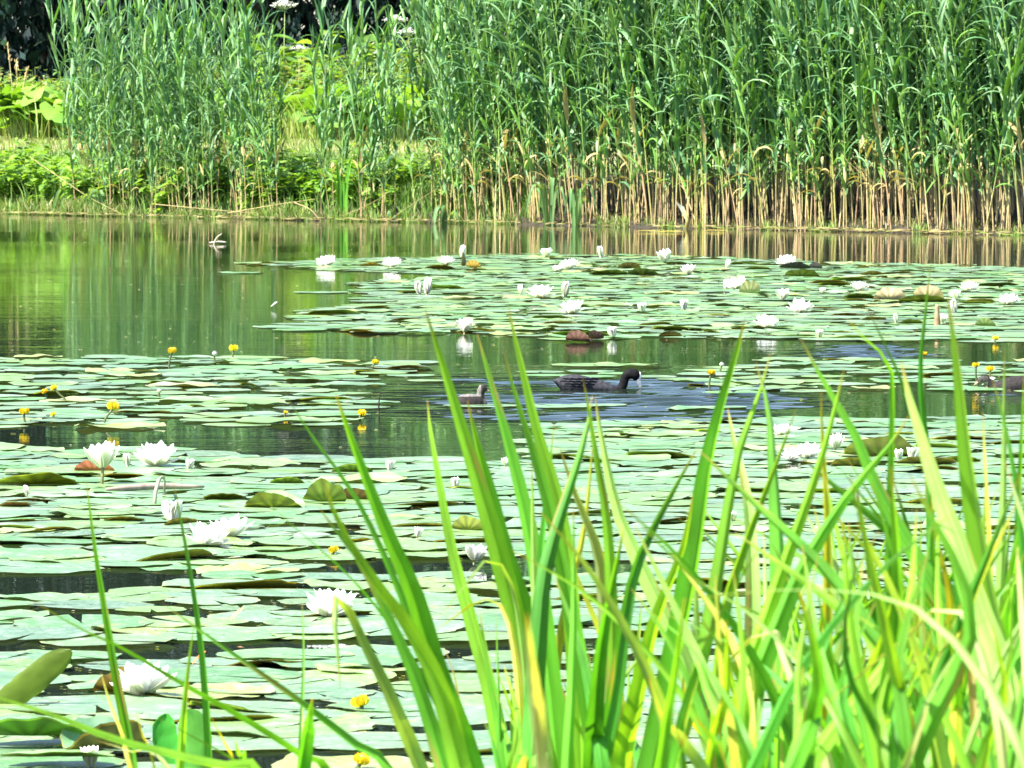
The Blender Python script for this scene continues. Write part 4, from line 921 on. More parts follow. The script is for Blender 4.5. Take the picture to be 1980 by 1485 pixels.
# ------------------------------------------------------------------ pads become objects
ORD = ['nearest', 'second nearest', 'third nearest', 'fourth nearest', 'fifth nearest', 'sixth nearest', 'seventh nearest', 'eighth nearest', 'ninth nearest', 'tenth nearest', 'eleventh nearest', 'twelfth nearest']
SHORT = [(632, 517, 'the leftmost far white lily'), (898, 645, 'the reflected white lily'), (333, 690, 'the curved stem yellow lily'), (452, 690, 'the grey bud with two yellow lilies'), (125, 765, 'the leaning yellow lily'),
 (48, 815, 'the left edge yellow lily'), (210, 812, 'the largest yellow lily'), (309, 768, 'the short grey bud'), (697, 808, 'the round yellow lily by the black stalk'), (722, 710, 'the small upper yellow lily'),
 (1160, 750, 'the swimming black coot'), (925, 780, 'the small grey chick'), (1372, 750, 'the long stemmed yellow lily'), (1900, 745, 'the brown bird at the right edge'),
 (303, 905, 'the big lily at the dark water'), (199, 938, 'the lily raised on a stem'), (52, 962, 'the tiny left bud'), (333, 1016, 'the half open lily behind the pair'), (425, 1055, 'the bright white pair'),
 (530, 985, 'the shiny curled green leaf'), (640, 975, 'the tall upright olive leaf'), (753, 912, 'the lone bud at the dark water'), (807, 1043, 'the small bud left of the folded leaf'),
 (905, 1030, 'the folded olive leaf'), (917, 1090, 'the white lily between the blades'), (640, 1198, 'the big lily behind the bent leaf'), (277, 1350, 'the largest white lily'), (70, 1350, 'the rolled olive corner leaf'),
 (60, 1450, 'the glossy rimmed corner leaf'), (372, 1462, 'the upright cupped green leaf'), (700, 1370, 'the orange yellow lying flower'), (458, 1212, 'the rusty scrap'), (385, 1298, 'the orange red scrap'), (646, 1075, 'the small flat yellow flower'),
 (1512, 845, 'the topmost clustered lily'), (1562, 888, 'the touching pair of clustered lilies'), (1616, 872, 'the right clustered lily'), (1700, 885, 'the large arching olive leaf'), (1738, 892, 'the drooping bud'),
 (1417, 1012, 'the bud glimpsed between blades'), (1580, 1040, 'the tiny bud between crossing blades'), (978, 905, 'the lily behind the tallest blades'), (697, 1478, 'the bottom edge orange flower'), (1163, 1420, 'the low yellow flower among blades'),
 (1186, 655, 'the half closed lily by the reddish leaf'), (1480, 636, 'the large front lily of the far field'), (1786, 690, 'the yellow flower by the grass stalk'), (882, 946, 'the small lily hidden by blades'), (1925, 655, 'the far right yellow flower')]
def split_mats(m):
    V, Q, C_, M_ = m.arrays(); return [(V, Q[M_ == k], C_, None) for k in (0, 1)]
cell = {}; stuffpads = []
PALE = ['pale green', 'soft green', 'bluish green', 'light green', 'green']
infos = []
for i, (x, y, r) in enumerate(pads):
    v = random.randrange(18) if random.random() > .035 else random.randrange(18, 21)
    z = .0030 + .0008*(i % 7); rz = random.uniform(0, 6.28)
    if random.random() < (.08 if r > .12 else .03): v = random.randrange(NFLAT, NFLAT+10); rz = random.gauss(0, .5)
    if i in near_pads:
        a, b, _ = proj(x, y, 0)
        k = min(range(len(SHORT)), key=lambda j: (SHORT[j][0]-a)**2 + ((SHORT[j][1]-b)*3)**2)
        dx, dy = a - SHORT[k][0], (b - SHORT[k][1])*3
        rel = ('in front of' if dy > 0 else 'behind') if abs(dy) > abs(dx)*.8 else ('right of' if dx > 0 else 'left of')
        infos.append((k, rel, math.hypot(dx, dy), i, v, z, rz))
    else: stuffpads.append((x, y, z, r, v, rz))
infos.sort(key=lambda t: (t[0], t[1], t[2])); cnt = {}
for (k, rel, d, i, v, z, rz) in infos:
    c = cnt.get((k, rel), 0); cnt[(k, rel)] = c+1; x, y, r = pads[i]
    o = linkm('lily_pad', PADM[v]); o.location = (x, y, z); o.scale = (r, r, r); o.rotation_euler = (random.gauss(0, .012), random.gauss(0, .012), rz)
    tone = 'rim lifted' if v >= NFLAT else ('yellowing' if v >= 18 else 'green')
    tag(o, f"{tone} lily pad, {ORD[min(c, 11)]} {rel} {SHORT[k][2]}", 'lily pad', 'lily pads floating on the pond')
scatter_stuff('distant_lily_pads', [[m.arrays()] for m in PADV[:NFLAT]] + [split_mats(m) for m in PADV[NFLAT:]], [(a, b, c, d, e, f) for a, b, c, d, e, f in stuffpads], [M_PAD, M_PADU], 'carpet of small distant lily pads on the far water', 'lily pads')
# duckweed and bubbles between near pads
dk = MB(); n = 2600
for i in range(n):
    x0, y0, r0 = pads[random.choice(order[:420])]; a = random.uniform(0, 6.28); rr_ = r0*random.uniform(1.0, 1.12)
    x, y = x0 + math.cos(a)*rr_, y0 + math.sin(a)*rr_; s = random.uniform(.0015, .0045)
    dk.add([(x-s, y-s*.6, .0024), (x+s, y-s*.8, .0024), (x+s*.8, y+s, .0024), (x-s*.7, y+s, .0024)], [(0, 1, 2, 3)], random.choice([(0.4, 0.45, 0.12), (0.6, 0.6, 0.5), (0.2, 0.25, 0.06)]))
for i in range(1300):
    px = random.uniform(-20, 2000); D = random.uniform(17, 60)*1.0; x = (px-CX)/F*D; y = D; s = random.uniform(.001, .0038)*(.6 + D/60); dx = s*random.uniform(1, 3)
    dk.add([(x-dx, y-s*2, .0022), (x+dx, y-s*1.5, .0022), (x+dx*.8, y+s*2, .0022), (x-dx*.7, y+s*2, .0022)], [(0, 1, 2, 3)], random.choice([(0.5, 0.5, 0.35), (0.7, 0.7, 0.62), (0.25, 0.3, 0.1)]))
tag(dk.build('duckweed', M_HERB), 'specks of duckweed around the lily pads', 'duckweed', kind='stuff')

# ------------------------------------------------------------------ birds
def loft(mb, rings, seg=18, C_=(0.03, 0.03, 0.033)):
    """rings: (x, zc, rz_half, ry_half, tilt) ellipses in planes turned by tilt about y; tilt 0 = ring facing +x"""
    V = []; th = np.linspace(0, 2*math.pi, seg, endpoint=False)
    rings = [rings[0][:2] + (1e-5, 1e-5) + rings[0][4:]] + list(rings) + [rings[-1][:2] + (1e-5, 1e-5) + rings[-1][4:]]
    for (x, z, a, b, t) in rings:
        lx = -np.sin(t)*np.cos(th)*a; lz = np.cos(t)*np.cos(th)*a
        V.append(np.stack([x + lx, np.sin(th)*b, z + lz], 1))
    n = len(V); V = np.vstack(V); i = np.arange(n-1)[:, None]; j = np.arange(seg)[None, :]; j2 = (j+1) % seg
    Q = np.stack([i*seg+j, i*seg+j2, (i+1)*seg+j2, (i+1)*seg+j], -1).reshape(-1, 4)
    mb.add(V, Q, C_)
def fuse(mb, name, mat, voxel, colf, parent):
    """one continuous skin over the lofted volumes"""
    me = mb.mesh(name + '_src', mat); tmp = bpy.data.objects.new('tmp', me); COL.objects.link(tmp)
    wd_ = tmp.modifiers.new('w', 'WELD'); wd_.merge_threshold = 1e-4
    md = tmp.modifiers.new('r', 'REMESH'); md.mode = 'VOXEL'; md.voxel_size = voxel
    ms = tmp.modifiers.new('s', 'SMOOTH'); ms.iterations = 6; ms.factor = .5
    dg = bpy.context.evaluated_depsgraph_get(); ev = tmp.evaluated_get(dg); m2 = bpy.data.meshes.new_from_object(ev)
    bpy.data.objects.remove(tmp)
    n = len(m2.vertices); co = np.zeros(n*3, np.float32); m2.vertices.foreach_get('co', co); co = co.reshape(-1, 3)
    for a in list(m2.color_attributes): m2.color_attributes.remove(a)
    at = m2.color_attributes.new('col', 'FLOAT_COLOR', 'POINT')
    at.data.foreach_set('color', np.hstack([colf(co), np.ones((n, 1))]).astype(np.float32).ravel())
    m2.materials.clear(); m2.materials.append(mat)
    for p_ in m2.polygons: p_.use_smooth = True
    m2.name = name; o = linkm(name, m2, parent); return o
def ball(mb, c, r, C_, seg=10):
    t = np.linspace(-1, 1, 7); P = [(c[0], c[1], c[2] + r*math.sin(a*math.pi/2)) for a in t]; tube(mb, P, [max(1e-5, r*math.cos(a*math.pi/2)) for a in t], C_, seg, cap=False)
# adult coot: local x runs tail -> bill, origin at the waterline
U = 1/4055.0
wp = onz(1040 + 700/8.61, 690 + 545/8.61, 0)
coot = empty('coot', (wp.x, wp.y, 0)); tag(coot, 'black coot swimming with its white bill dipped to the water', 'coot')
def cx_(a): return (a-700)*U
def cz_(b): return (545-b)*U
mb = MB()
def ring_tb(x, top, bot, hw): return (cx_(x), (cz_(top)+cz_(bot))/2, (cz_(bot) - cz_(top))/2*-1, hw, 0)
loft(mb, [ring_tb(232, 372, 384, .004), ring_tb(285, 372, 440, .014), ring_tb(350, 340, 520, .026), ring_tb(430, 305, 600, .042), ring_tb(540, 292, 650, .056), ring_tb(680, 296, 670, .064), ring_tb(820, 325, 675, .066),
          ring_tb(960, 360, 670, .063), ring_tb(1100, 400, 660, .055), ring_tb(1230, 455, 650, .044), ring_tb(1340, 500, 640, .034), ring_tb(1430, 540, 630, .024), ring_tb(1470, 575, 610, .01)])
nk = [(1330, 590, 80, 15), (1395, 530, 76, 40), (1430, 450, 62, 75), (1448, 370, 62, 88), (1490, 310, 76, 62), (1555, 285, 84, 20), (1620, 300, 88, -8), (1665, 320, 70, -25), (1695, 345, 38, -35)]
loft(mb, [(cx_(a), cz_(b), r*U*1.22, r*U*1.0, R(t)) for a, b, r, t in nk], C_=(0.012, 0.012, 0.014))
def cootcol(co):
    t = np.clip((co[:, 0] - cx_(1220))/(cx_(1360)-cx_(1220)), 0, 1)[:, None]
    fl = .5 + .5*np.sin(co[:, 0]*260 + np.sin(co[:, 2]*300)*1.5); fl = fl[:, None]
    body = np.array([0.030, 0.030, 0.036])*(0.8+.4*fl); head = np.array([0.006, 0.006, 0.007])
    return body*(1-t) + head*t
fuse(mb, 'body', M_BIRD, .0035, cootcol, coot)
# folded wings with feather edges
for s in (-1, 1):
    w_ = MB()
    bx_ = np.array([cx_(q) for q in (285, 350, 430, 540, 680, 820, 960, 1100)]); ct_ = np.array([cz_(q) for q in (406, 430, 452, 471, 483, 500, 515, 530)])
    aa_ = np.array([34, 90, 147, 179, 187, 175, 155, 130])*U; hw_ = np.array([.014, .026, .042, .056, .064, .066, .063, .055])
    def flank(x, z):
        c_, a_, h_ = (float(np.interp(x, bx_, q)) for q in (ct_, aa_, hw_)); return s*(h_*math.sqrt(max(.02, 1 - ((z-c_)/a_)**2)) + .0012)
    for row, z0 in enumerate((.046, .036, .026, .016)):
        for j in range(5):
            x0 = cx_(1010) - j*.028 - row*.008; q = [(x0 - d_, flank(x0 - d_, z0 - .004 + d_*.06), z0 - .004 + d_*.06) for d_ in (0, .014, .028, .040)]
            if q[-1][0] < cx_(330): continue
            ribbon(w_, q, [.005, .0075, .007, .002], (0, s*.5, 1), .05, np.array([0.030, 0.030, 0.036])*random.uniform(.85, 1.35))
    w_.build('wing', M_BIRD, coot)
tl_ = MB()
for j in range(5): ribbon(tl_, [(cx_(340), (j-2)*.008, .025), (cx_(270), (j-2)*.009, .036), (cx_(222), (j-2)*.007, .044)], [.008, .008, .002], (0, 1, .1), .1, (0.03, .03, .032))
tl_.build('tail', M_BIRD, coot)
bl = MB(); loft(bl, [(cx_(1668), cz_(330), .006, .006, R(-50)), (cx_(1672), cz_(385), .0105, .009, R(-62)), (cx_(1688), cz_(440), .009, .007, R(-70)), (cx_(1706), cz_(490), .0065, .005, R(-72)), (cx_(1722), cz_(538), .002, .002, R(-74))], 10, (0.85, 0.78, 0.74))
bl.build('bill', M_BILL, coot)
sl = MB(); loft(sl, [(cx_(1668), cz_(238), .002, .002, R(-60)), (cx_(1690), cz_(262), .006, .009, R(-65)), (cx_(1700), cz_(310), .0062, .010, R(-80)), (cx_(1698), cz_(350), .007, .009, R(-90)), (cx_(1684), cz_(392), .007, .007, R(-90))], 10, (0.88, 0.82, 0.80))
sl.build('frontal_shield', M_BILL, coot)
for s in (-1, 1):
    e = MB(); ball(e, (cx_(1635), s*.0165, cz_(300)), .0034, (0.12, 0.01, 0.005)); e.build('eye', M_BILL, coot)
# chick
wp = onz(912, 784, 0); chick = empty('coot_chick', (wp.x, wp.y, 0), R(8)); tag(chick, 'small fluffy grey chick with pale nape swimming behind the adult', 'chick')
mb = MB(); loft(mb, [(-.075, .015, .004, .004, 0), (-.062, .012, .022, .02, 0), (-.035, .008, .036, .034, 0), (0, .006, .040, .037, 0), (.03, .004, .036, .032, 0), (.052, .002, .024, .022, 0), (.062, 0, .008, .008, 0)])
loft(mb, [(.034, .02, .022, .020, R(60)), (.036, .040, .015, .014, R(85)), (.036, .052, .0165, .016, R(70)), (.040, .064, .0185, .0175, R(30)), (.047, .067, .017, .0155, R(0)), (.056, .063, .011, .010, R(-15)), (.061, .060, .004, .004, R(-15))])
def chickcol(co):
    g_ = np.tile([0.024, 0.021, 0.021], (len(co), 1)); hd = co[:, 2] > .036
    nape = hd & (co[:, 0] < .036); g_[hd] = (0.035, 0.03, 0.032); g_[nape] = (0.14, 0.13, 0.12); br = (co[:, 0] > .045) & (co[:, 2] < .045) & (co[:, 2] > .0); g_[br] = (0.10, 0.085, 0.07)
    return g_
fuse(mb, 'body', M_BIRD, .0025, chickcol, chick)
bl = MB(); loft(bl, [(.058, .061, .004, .004, R(-10)), (.066, .058, .003, .003, R(-15)), (.073, .055, .001, .001, R(-15))], 8, (0.55, 0.35, 0.3)); bl.build('bill', M_BILL, chick)
for s in (-1, 1):
    e = MB(); ball(e, (.051, s*.0125, .069), .0022, (0.01, 0.01, 0.01)); e.build('eye', M_BILL, chick)
# juvenile at the right edge, swimming left
wp = onz(1960, 752, 0); juv = empty('young_coot', (wp.x, wp.y, 0), R(180)); tag(juv, 'brownish young coot swimming left at the right edge', 'coot')
mb = MB(); loft(mb, [(-.13, .035, .003, .004, 0), (-.115, .03, .016, .018, 0), (-.08, .018, .036, .04, 0), (-.03, .010, .046, .052, 0), (.02, .006, .044, .052, 0), (.06, 0, .036, .040, 0), (.09, -.004, .022, .024, 0), (.10, -.006, .006, .008, 0)])
loft(mb, [(.075, .0, .026, .024, R(35)), (.095, .022, .018, .017, R(45)), (.112, .036, .0165, .016, R(25)), (.124, .039, .018, .017, R(0)), (.138, .034, .0165, .015, R(-20)), (.147, .029, .009, .008, R(-30)), (.150, .027, .003, .003, R(-30))])
def juvcol(co):
    g_ = np.tile([0.024, 0.021, 0.021], (len(co), 1))*(0.75+.5*rng.random((len(co), 1))); hd = co[:, 0] > .108; g_[hd] = (0.05, 0.045, 0.043); g_[hd & (co[:, 2] < .03)] = (0.16, 0.14, 0.12); return g_
fuse(mb, 'body', M_BIRD, .003, juvcol, juv)
bl = MB(); loft(bl, [(.144, .030, .005, .0045, R(-30)), (.155, .023, .0035, .003, R(-35)), (.164, .016, .001, .001, R(-35))], 8, (0.6, 0.32, 0.22)); bl.build('bill', M_BILL, juv)
for s in (-1, 1):
    e = MB(); ball(e, (.133, s*.0145, .039), .0025, (0.02, 0.01, 0.01)); e.build('eye', M_BILL, juv)

# ------------------------------------------------------------------ foreground sword leaves (iris)
TONE = {'g': (0.13, 0.41, 0.035), 'd': (0.065, 0.27, 0.025), 'y': (0.38, 0.44, 0.04), 'p': (0.29, 0.50, 0.12), 'l': (0.20, 0.45, 0.035), 'b': (0.42, 0.34, 0.14), 't': (0.44, 0.54, 0.20)}
def sword(parent, D, pts, wpx, tone, tip=True, root=True, slope=None, org=(0, 0, 0)):
    """one blade. pts run tip -> down in the photo; the blade stands at distance D and is rooted in the near bank"""
    n = len(pts); slope = random.uniform(-.22, .22) if slope is None else slope
    W3 = [np.array(atD(a, b, D + slope*(1 - i/(n-1)) if n > 1 else D)) for i, (a, b) in enumerate(pts)]
    if root:
        last = W3[-1]; prev = W3[-2]; d = last - prev; d = d/max(abs(d[2]), 1e-3)
        zt = gz(last[0], D) - .03; dist = max(last[2] - zt, 0.02); dx = float(np.clip(d[0], -.7, .7))
        W3 += [last + np.array([dx*.5*dist, 0, -dist*.55]), np.array([last[0] + dx*.75*dist, D, zt])]
    P = smooth_path(W3, 26)
    L_ = np.linalg.norm(np.diff(P, axis=0), axis=1).sum(); s = np.linspace(0, 1, 26)
    yaw = random.uniform(-.75, .75); W_ = wpx*D/F/2*(1/max(math.cos(yaw), .6))*1.04
    prof = np.clip((s*L_)/(.30), 0, 1)**.75; prof = np.maximum(prof, .03); prof *= np.interp(s, [0, .6, 1], [1, 1, .8])
    c = np.array(TONE[tone])*random.uniform(.88, 1.12); Cc = np.tile(c, (26, 1)); Cc *= (1 + .12*np.sin(s*9 + random.uniform(0, 6)))[:, None]
    if tip:
        k = np.clip(1 - s*L_/.022, 0, 1)[:, None]; Cc = Cc*(1-k) + np.array([0.42, 0.22, 0.06])*k
        k = np.clip(1 - s*L_/.12, 0, 1)[:, None]*.25; Cc = Cc*(1-k) + np.array([0.36, 0.42, 0.05])*k
    tw = random.uniform(-.5, .5); ang = yaw + tw*s; side = np.stack([np.cos(ang), np.sin(ang), 0*s], 1)
    # keep the blade's width across its own run where it leans
    mb = MB(); Pq = P - np.array(org); T = norm(np.gradient(Pq, axis=0)); S_ = norm(side - T*np.sum(side*T, 1, keepdims=True)); N_ = np.cross(S_, T)
    fd = random.choice([.22, .3, .38])*random.choice([1, 1, -1]); ks = np.array([-1, -.55, -.12, 0, .12, .55, 1.]); hts = np.array([0, .42, .92, 1.15, .92, .42, 0])*fd*2
    V = Pq[:, None] + S_[:, None]*(ks[None, :, None]*(W_*prof)[:, None, None]) - N_[:, None]*(hts[None, :, None]*(W_*prof)[:, None, None])
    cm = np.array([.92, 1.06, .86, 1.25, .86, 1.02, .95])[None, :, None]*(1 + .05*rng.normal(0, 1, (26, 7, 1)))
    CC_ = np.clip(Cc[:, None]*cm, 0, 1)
    for _q in range(random.choice([0, 0, 1, 2, 3])):
        a_ = random.randrange(2, 22); b_ = random.choice([0, 1, 5, 6]); CC_[a_:a_+random.choice([1, 2]), b_] = (0.42, 0.30, 0.09)
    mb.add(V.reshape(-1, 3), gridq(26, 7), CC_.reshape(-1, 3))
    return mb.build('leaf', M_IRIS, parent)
IRIS = [
 ('sword leaved plant whose tall pale blades lean left beside the coot chick', 5.2, [([(822, 598), (858, 712), (905, 866), (955, 1034), (985, 1149), (1010, 1256), (1030, 1363), (1060, 1485)], 38, 'l'),
   ([(904, 773), (921, 850), (953, 960), (985, 1090), (1030, 1220), (1092, 1406), (1115, 1485)], 34, 'g'), ([(923, 646), (950, 740), (990, 880), (1027, 1034), (1050, 1180), (1070, 1330), (1085, 1485)], 36, 'g')]),
 ('sword leaved plant with the tallest yellow tipped blade in front of the coot tail', 5.0, [([(982, 592), (1004, 690), (1040, 840), (1075, 957), (1098, 1100), (1112, 1300), (1118, 1485)], 34, 'l'),
   ([(975, 681), (995, 760), (1030, 870), (1070, 1017), (1100, 1160), (1130, 1330), (1150, 1485)], 30, 'g'), ([(1028, 893), (1032, 1064), (1036, 1192), (1045, 1350), (1060, 1485)], 24, 'p'), ([(1072, 818), (1063, 900), (1050, 1020), (1040, 1180), (1040, 1400)], 20, 'd')]),
 ('sword leaved plant with dark blade leaning right below the coot', 4.8, [([(1145, 765), (1130, 850), (1083, 1000), (1053, 1107), (1040, 1235), (1030, 1400), (1026, 1485)], 36, 'd'),
   ([(1127, 732), (1140, 800), (1152, 880), (1170, 980), (1180, 1100), (1185, 1300), (1180, 1485)], 26, 'l'), ([(1151, 766), (1165, 860), (1190, 978), (1215, 1042), (1245, 1110), (1284, 1192), (1340, 1330), (1390, 1485)], 38, 'p')]),
 ('yellowing withered plant among the middle sword leaves', 5.1, [([(1083, 867), (1113, 957), (1156, 1064), (1168, 1150), (1180, 1300), (1180, 1485)], 34, 't'), ([(1147, 850), (1130, 1021), (1104, 1128), (1079, 1256), (1062, 1400)], 20, 'y'), ([(1087, 1042), (1130, 1150), (1160, 1222), (1195, 1330), (1215, 1485)], 24, 'y')]),
 ('sword leaved plant of slim upright blades left of the tall pale ones', 5.4, [([(826, 773), (835, 850), (874, 1064), (908, 1192), (942, 1320), (972, 1485)], 28, 'l'), ([(929, 1190), (942, 1278), (968, 1406), (976, 1485)], 36, 'g'), ([(959, 1188), (963, 1300), (968, 1485)], 12, 'g'), ([(989, 1290), (991, 1485)], 14, 'l'), ([(857, 1250), (882, 1320), (905, 1485)], 14, 'b')]),
 ('sword leaved plant with a green blade reaching over the dark water', 4.9, [([(648, 759), (680, 850), (745, 1021), (801, 1149), (839, 1278), (880, 1385), (916, 1485)], 36, 'g'), ([(548, 758), (608, 850), (685, 957), (750, 1090), (797, 1205), (850, 1330), (900, 1485)], 14, 'g'), ([(496, 948), (556, 1008), (641, 1081), (715, 1158), (790, 1260), (860, 1400)], 8, 'd')]),
 ('sword leaved plant whose blade has a torn brown tip', 4.3, [([(625, 925), (655, 1012), (728, 1128), (792, 1213), (850, 1330), (890, 1485)], 40, 'l'), ([(617, 982), (645, 1020), (698, 1090), (771, 1235), (814, 1342), (857, 1485)], 32, 'g')]),
 ('plant with a pale blade bent over so its tip hangs down', 4.6, [([(658, 1330), (652, 1250), (645, 1170), (660, 1152), (700, 1235), (754, 1342), (788, 1427), (814, 1485)], 28, 'p')]),
 ('plant with bent yellowed blades crossing low between the stems', 5.0, [([(833, 1222), (870, 1200), (930, 1160), (975, 1180), (1000, 1300), (1010, 1485)], 15, 'y'), ([(852, 1192), (900, 1130), (945, 1080), (985, 1120), (1010, 1250), (1030, 1485)], 13, 'p')]),
 ('sword leaved plant with dark ribbed blades right of the middle clump', 4.6, [([(1348, 867), (1300, 953), (1233, 1090), (1207, 1213), (1190, 1342), (1160, 1485)], 32, 'd'), ([(1207, 1017), (1177, 1170), (1160, 1278), (1150, 1406), (1145, 1485)], 36, 'd'), ([(1109, 978), (1109, 1171), (1105, 1320), (1096, 1485)], 24, 'g'), ([(1070, 1107), (1122, 1256), (1152, 1406), (1165, 1485)], 30, 'd'),
   ([(1340, 955), (1318, 1064), (1267, 1192), (1241, 1299), (1216, 1406), (1199, 1485)], 34, 'l')]),
 ('sword leaved plant whose tall green blade leans right above the lily cluster', 4.9, [([(1441, 614), (1421, 690), (1397, 766), (1365, 890), (1344, 1021), (1318, 1170), (1290, 1300), (1250, 1485)], 38, 'g'), ([(1407, 790), (1421, 860), (1445, 960), (1455, 1100), (1455, 1300), (1450, 1485)], 34, 'p')]),
 ('sword leaved plant with a yellow green tip beside the long stemmed yellow lily', 4.7, [([(1490, 684), (1467, 766), (1432, 860), (1408, 978), (1387, 1107), (1365, 1235), (1323, 1406), (1300, 1485)], 30, 'l'), ([(1462, 702), (1486, 790), (1492, 880), (1500, 1021), (1507, 1192), (1519, 1485)], 36, 'g'), ([(1540, 790), (1500, 900), (1440, 1060), (1400, 1200), (1380, 1485)], 26, 'l')]),
 ('plant with two brownish blades sloping down across the right clump', 4.1, [([(1348, 867), (1451, 965), (1537, 1042), (1622, 1128), (1686, 1222), (1772, 1320), (1849, 1406), (1920, 1485)], 34, 'g'), ([(1421, 1030), (1494, 1081), (1579, 1141), (1665, 1213), (1729, 1278), (1850, 1400), (1915, 1485)], 28, 'l')]),
 ('plant with the blade leaning sharply right under the sloping curled leaf', 4.5, [([(1757, 805), (1730, 850), (1643, 955), (1558, 1090), (1510, 1200), (1460, 1330), (1420, 1485)], 38, 'g'), ([(1632, 713), (1609, 812), (1584, 900), (1556, 985), (1520, 1085), (1480, 1200), (1430, 1350), (1400, 1485)], 28, 'l'), ([(1588, 750), (1590, 850), (1600, 1000), (1600, 1200), (1590, 1485)], 24, 'y')]),
 ('plant whose long blade slopes from the blue ripple down to the right corner', 4.6, [([(1549, 656), (1598, 748), (1651, 836), (1690, 930), (1750, 1042), (1815, 1150), (1879, 1278), (1930, 1420), (1950, 1485)], 34, 'g'), ([(1637, 614), (1680, 665), (1722, 706), (1724, 830), (1720, 1000), (1715, 1300)], 15, 'g'), ([(1674, 589), (1708, 660), (1743, 737), (1790, 870), (1830, 1000), (1860, 1200), (1880, 1485)], 15, 'd')]),
 ('dark grass stalk with a broad tip rising highest at the right', 5.2, [([(1800, 506), (1790, 600), (1780, 695), (1782, 783), (1795, 900), (1800, 1100), (1800, 1400)], 16, 'd')]),
 ('broad pale sword leaved plant with a rusty streaked blade at the right', 4.0, [([(1743, 699), (1757, 766), (1789, 872), (1815, 957), (1848, 1042), (1887, 1170), (1934, 1299), (1964, 1449)], 48, 'p'), ([(1790, 840), (1830, 960), (1850, 1050), (1870, 1200), (1890, 1485)], 18, 'b')]),
 ('broadest upright green sword leaved plant near the right edge', 4.1, [([(1832, 571), (1846, 677), (1856, 783), (1867, 900), (1884, 1021), (1903, 1150), (1932, 1278), (1965, 1450)], 46, 'l'), ([(1913, 713), (1934, 783), (1955, 880), (1972, 1000), (1985, 1200), (1990, 1450)], 20, 'd')]),
 ('slim pale sword leaved plant at the right edge before the young coot', 4.6, [([(1943, 668), (1941, 783), (1941, 900), (1935, 1100), (1925, 1300), (1920, 1485)], 20, 'p'), ([(1900, 794), (1905, 900), (1915, 1100), (1920, 1400)], 14, 'y'), ([(1980, 715), (1975, 850), (1968, 1000), (1960, 1250), (1950, 1485)], 16, 'g')]),
 ('very pale broad plant cut by the right edge', 3.6, [([(1943, 893), (1962, 950), (1985, 1020), (2010, 1150), (2030, 1400)], 34, 'p'), ([(1966, 1055), (1975, 1150), (1990, 1300), (2000, 1485)], 40, 't')]),
 ('plant with a long pale blade arched over flat across the right clump', 3.2, [([(1312, 1162), (1451, 1145), (1558, 1141), (1643, 1145), (1729, 1158), (1793, 1192), (1879, 1278), (1950, 1400), (1985, 1485)], 20, 'p')]),
 ('plant with a pale folded blade hanging in front of dark ones', 3.9, [([(1365, 1385), (1387, 1312), (1430, 1255), (1490, 1215), (1512, 1260), (1537, 1330), (1575, 1400), (1600, 1485)], 26, 't')]),
 ('plant with a straw coloured blade slanting up to the right', 3.6, [([(1571, 1385), (1665, 1303), (1750, 1235), (1830, 1166), (1880, 1220), (1920, 1350), (1940, 1485)], 20, 't')]),
 ('plant with dark blades sloping low beneath the arched pale one', 4.4, [([(1288, 1188), (1365, 1222), (1430, 1256), (1494, 1303), (1560, 1380), (1620, 1485)], 20, 'd'), ([(1395, 1330), (1500, 1350), (1600, 1385), (1700, 1440), (1760, 1500)], 9, 'b')]),
 ('blurred tan sheath standing closest to the camera at the bottom', 2.5, [([(1018, 1185), (1024, 1250), (1035, 1350), (1050, 1500)], 40, 't')]),
 ('thin blade left of all, rising past the lily on a stem', 5.5, [([(167, 930), (184, 1064), (201, 1171), (222, 1299), (239, 1385), (257, 1485)], 19, 'g')]),
 ('thin dark blade rising past the half open lily', 5.6, [([(334, 928), (355, 1034), (376, 1158), (389, 1256), (398, 1363), (404, 1485)], 15, 'd')]),
 ('plant with a long blade sloping down across the largest lily', 4.8, [([(64, 1162), (150, 1213), (235, 1252), (342, 1316), (428, 1363), (513, 1414), (600, 1470), (640, 1500)], 24, 'g')]),
 ('plant with a long dark blade sloping down right of the largest lily', 4.7, [([(316, 1168), (385, 1218), (470, 1278), (577, 1354), (700, 1449), (760, 1500)], 22, 'g')]),
 ('plant with a yellow ribbed blade sloping in from the left edge', 4.5, [([(-60, 1330), (0, 1350), (107, 1384), (214, 1427), (299, 1449), (428, 1480), (500, 1500)], 26, 'l')]),
 ('short upright blade right of the largest lily', 4.9, [([(376, 1203), (363, 1299), (355, 1385), (348, 1485)], 20, 'l')]),
 ('short yellowish blade tip in front of the brown raised leaf', 5.0, [([(195, 1300), (214, 1363), (239, 1425), (255, 1490)], 16, 'y')]),
 ('slim straight blade left of the big lily behind the bent leaf', 5.1, [([(584, 1160), (587, 1278), (583, 1400), (581, 1485)], 13, 'g')]),
 ('short broad dark blade at the bottom below the slim straight one', 4.6, [([(604, 1350), (597, 1400), (588, 1485)], 30, 'd')]),
 ('low plant of yellow tipped blades at the bottom right of the largest lily', 4.7, [([(404, 1380), (440, 1448), (453, 1490)], 16, 'y'), ([(299, 1385), (385, 1431), (462, 1474), (500, 1500)], 18, 'g'), ([(262, 1370), (275, 1420), (300, 1490)], 10, 'y'), ([(188, 1432), (260, 1455), (330, 1490)], 18, 't'), ([(455, 1430), (462, 1460), (470, 1490)], 20, 'g')])]
for lab, D, bl_ in IRIS:
    D = D*KD
    pts = bl_[0][0]; bx = pts[-1][0]; o = atD(bx, 1485, D); org = (o.x, D, gz(o.x, D) - .03)
    r = empty('sword_leaf_plant', org); tag(r, lab, 'sword leaved plant', 'sword leaved plants of the near bank')
    for (p_, w__, t_) in bl_: sword(r, D + random.uniform(-.15, .15), p_, w__, t_, org=org)
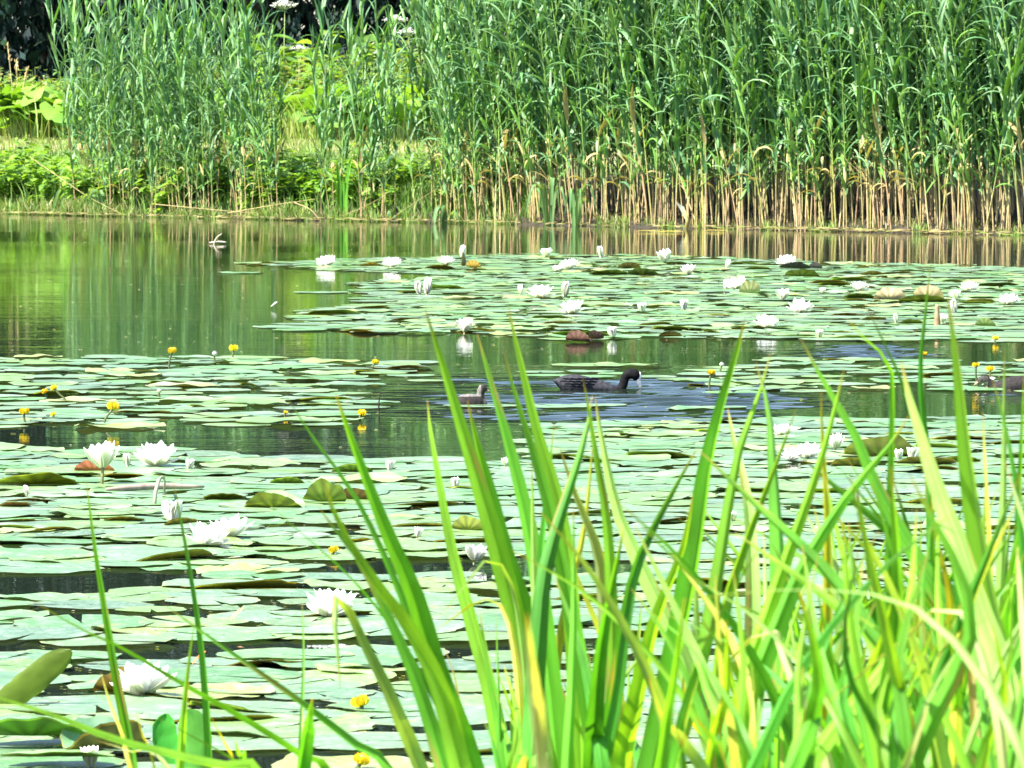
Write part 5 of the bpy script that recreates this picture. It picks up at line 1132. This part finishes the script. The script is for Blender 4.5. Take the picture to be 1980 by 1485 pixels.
# filler plants low in the clumps
FLAB = ['filler']
fill = []
for k in range(56):
    px = random.triangular(1240, 2010, 1780) if k > 7 else random.uniform(820, 1250)
    D = (random.uniform(3.4, 5.6) if k > 14 else random.uniform(4.5, 5.8))*KD
    fill.append((px, D))
zones = [(0, 1000, 'low thicket plant of green blades at the left foot of the clump', 'low blades at the left foot'), (1000, 1250, 'low thicket plant of mixed green blades under the middle sword leaves', 'low blades under the middle'),
         (1250, 1500, 'low thicket plant of green blades beneath the leaning right blades', 'low blades beneath the leaning ones'), (1500, 1750, 'low thicket plant of green blades below the crossing blades', 'low blades below the crossing'),
         (1750, 3000, 'low thicket plant of pale green blades in the right corner', 'low blades in the right corner')]
for (px, D) in fill:
    o = atD(px, 1485, D); org = (o.x, D, gz(o.x, D) - .03); r = empty('sword_leaf_plant', org)
    for a, b, lab, grp in zones:
        if a <= px < b: tag(r, lab, 'sword leaved plant', grp)
    topy = np.interp(px, [800, 1000, 1250, 1500, 1800, 2000], [1360, 1260, 1120, 950, 880, 850])
    for j in range(random.choice([3, 4, 5])):
        ty = topy + 370*random.random()**.8; lean = random.gauss(-.06 if px < 1500 else .02, .28); hh = 1485 - ty
        cvt = random.gauss(0, .08)*hh
        bx = px + random.gauss(0, 22); tp = (bx + lean*hh, ty); md = (bx + lean*hh*.45 + cvt, ty + hh*.5)
        w_px = random.uniform(15, 32)*5.0*KD/D*random.uniform(.8, 1.15)
        sword(r, D + random.uniform(-.1, .1), [tp, md, (bx, 1485)], w_px, random.choice('ggglllddpgly'), org=org)
CL = [(1290, 'left'), (1450, 'left'), (1600, 'middle'), (1700, 'middle'), (1790, 'middle'), (1880, 'far'), (1960, 'far'), (1380, 'left'), (1540, 'middle'), (1660, 'middle'), (1840, 'far'), (1740, 'middle')]
for k, (px, zn) in enumerate(CL):        # slanting blades that cross the clump
    D = random.uniform(3.6, 5.0)*KD; o = atD(px, 1485, D); org = (o.x, D, gz(o.x, D) - .03); r = empty('sword_leaf_plant', org)
    tag(r, {'left': 'plant of slanting green blades crossing the left part of the right clump', 'middle': 'plant of slanting green blades crossing below the sloping pair', 'far': 'plant of slanting green blades crossing near the right edge'}[zn], 'sword leaved plant', 'slanting crossing blades, ' + zn)
    for j in range(2):
        sg = random.choice([-1, -1, 1]); ln = sg*random.uniform(.35, .95); ty = random.uniform(930, 1200); hh = 1485 - ty; bx = px + random.gauss(0, 15)
        sword(r, D + random.uniform(-.1, .1), [(bx + ln*hh, ty + abs(ln)*40), (bx + ln*hh*.62, ty + hh*.28), (bx + ln*hh*.25, ty + hh*.62), (bx, 1485)], random.uniform(16, 28), random.choice('ggldp'), org=org)
print('objects', len(SC.objects))
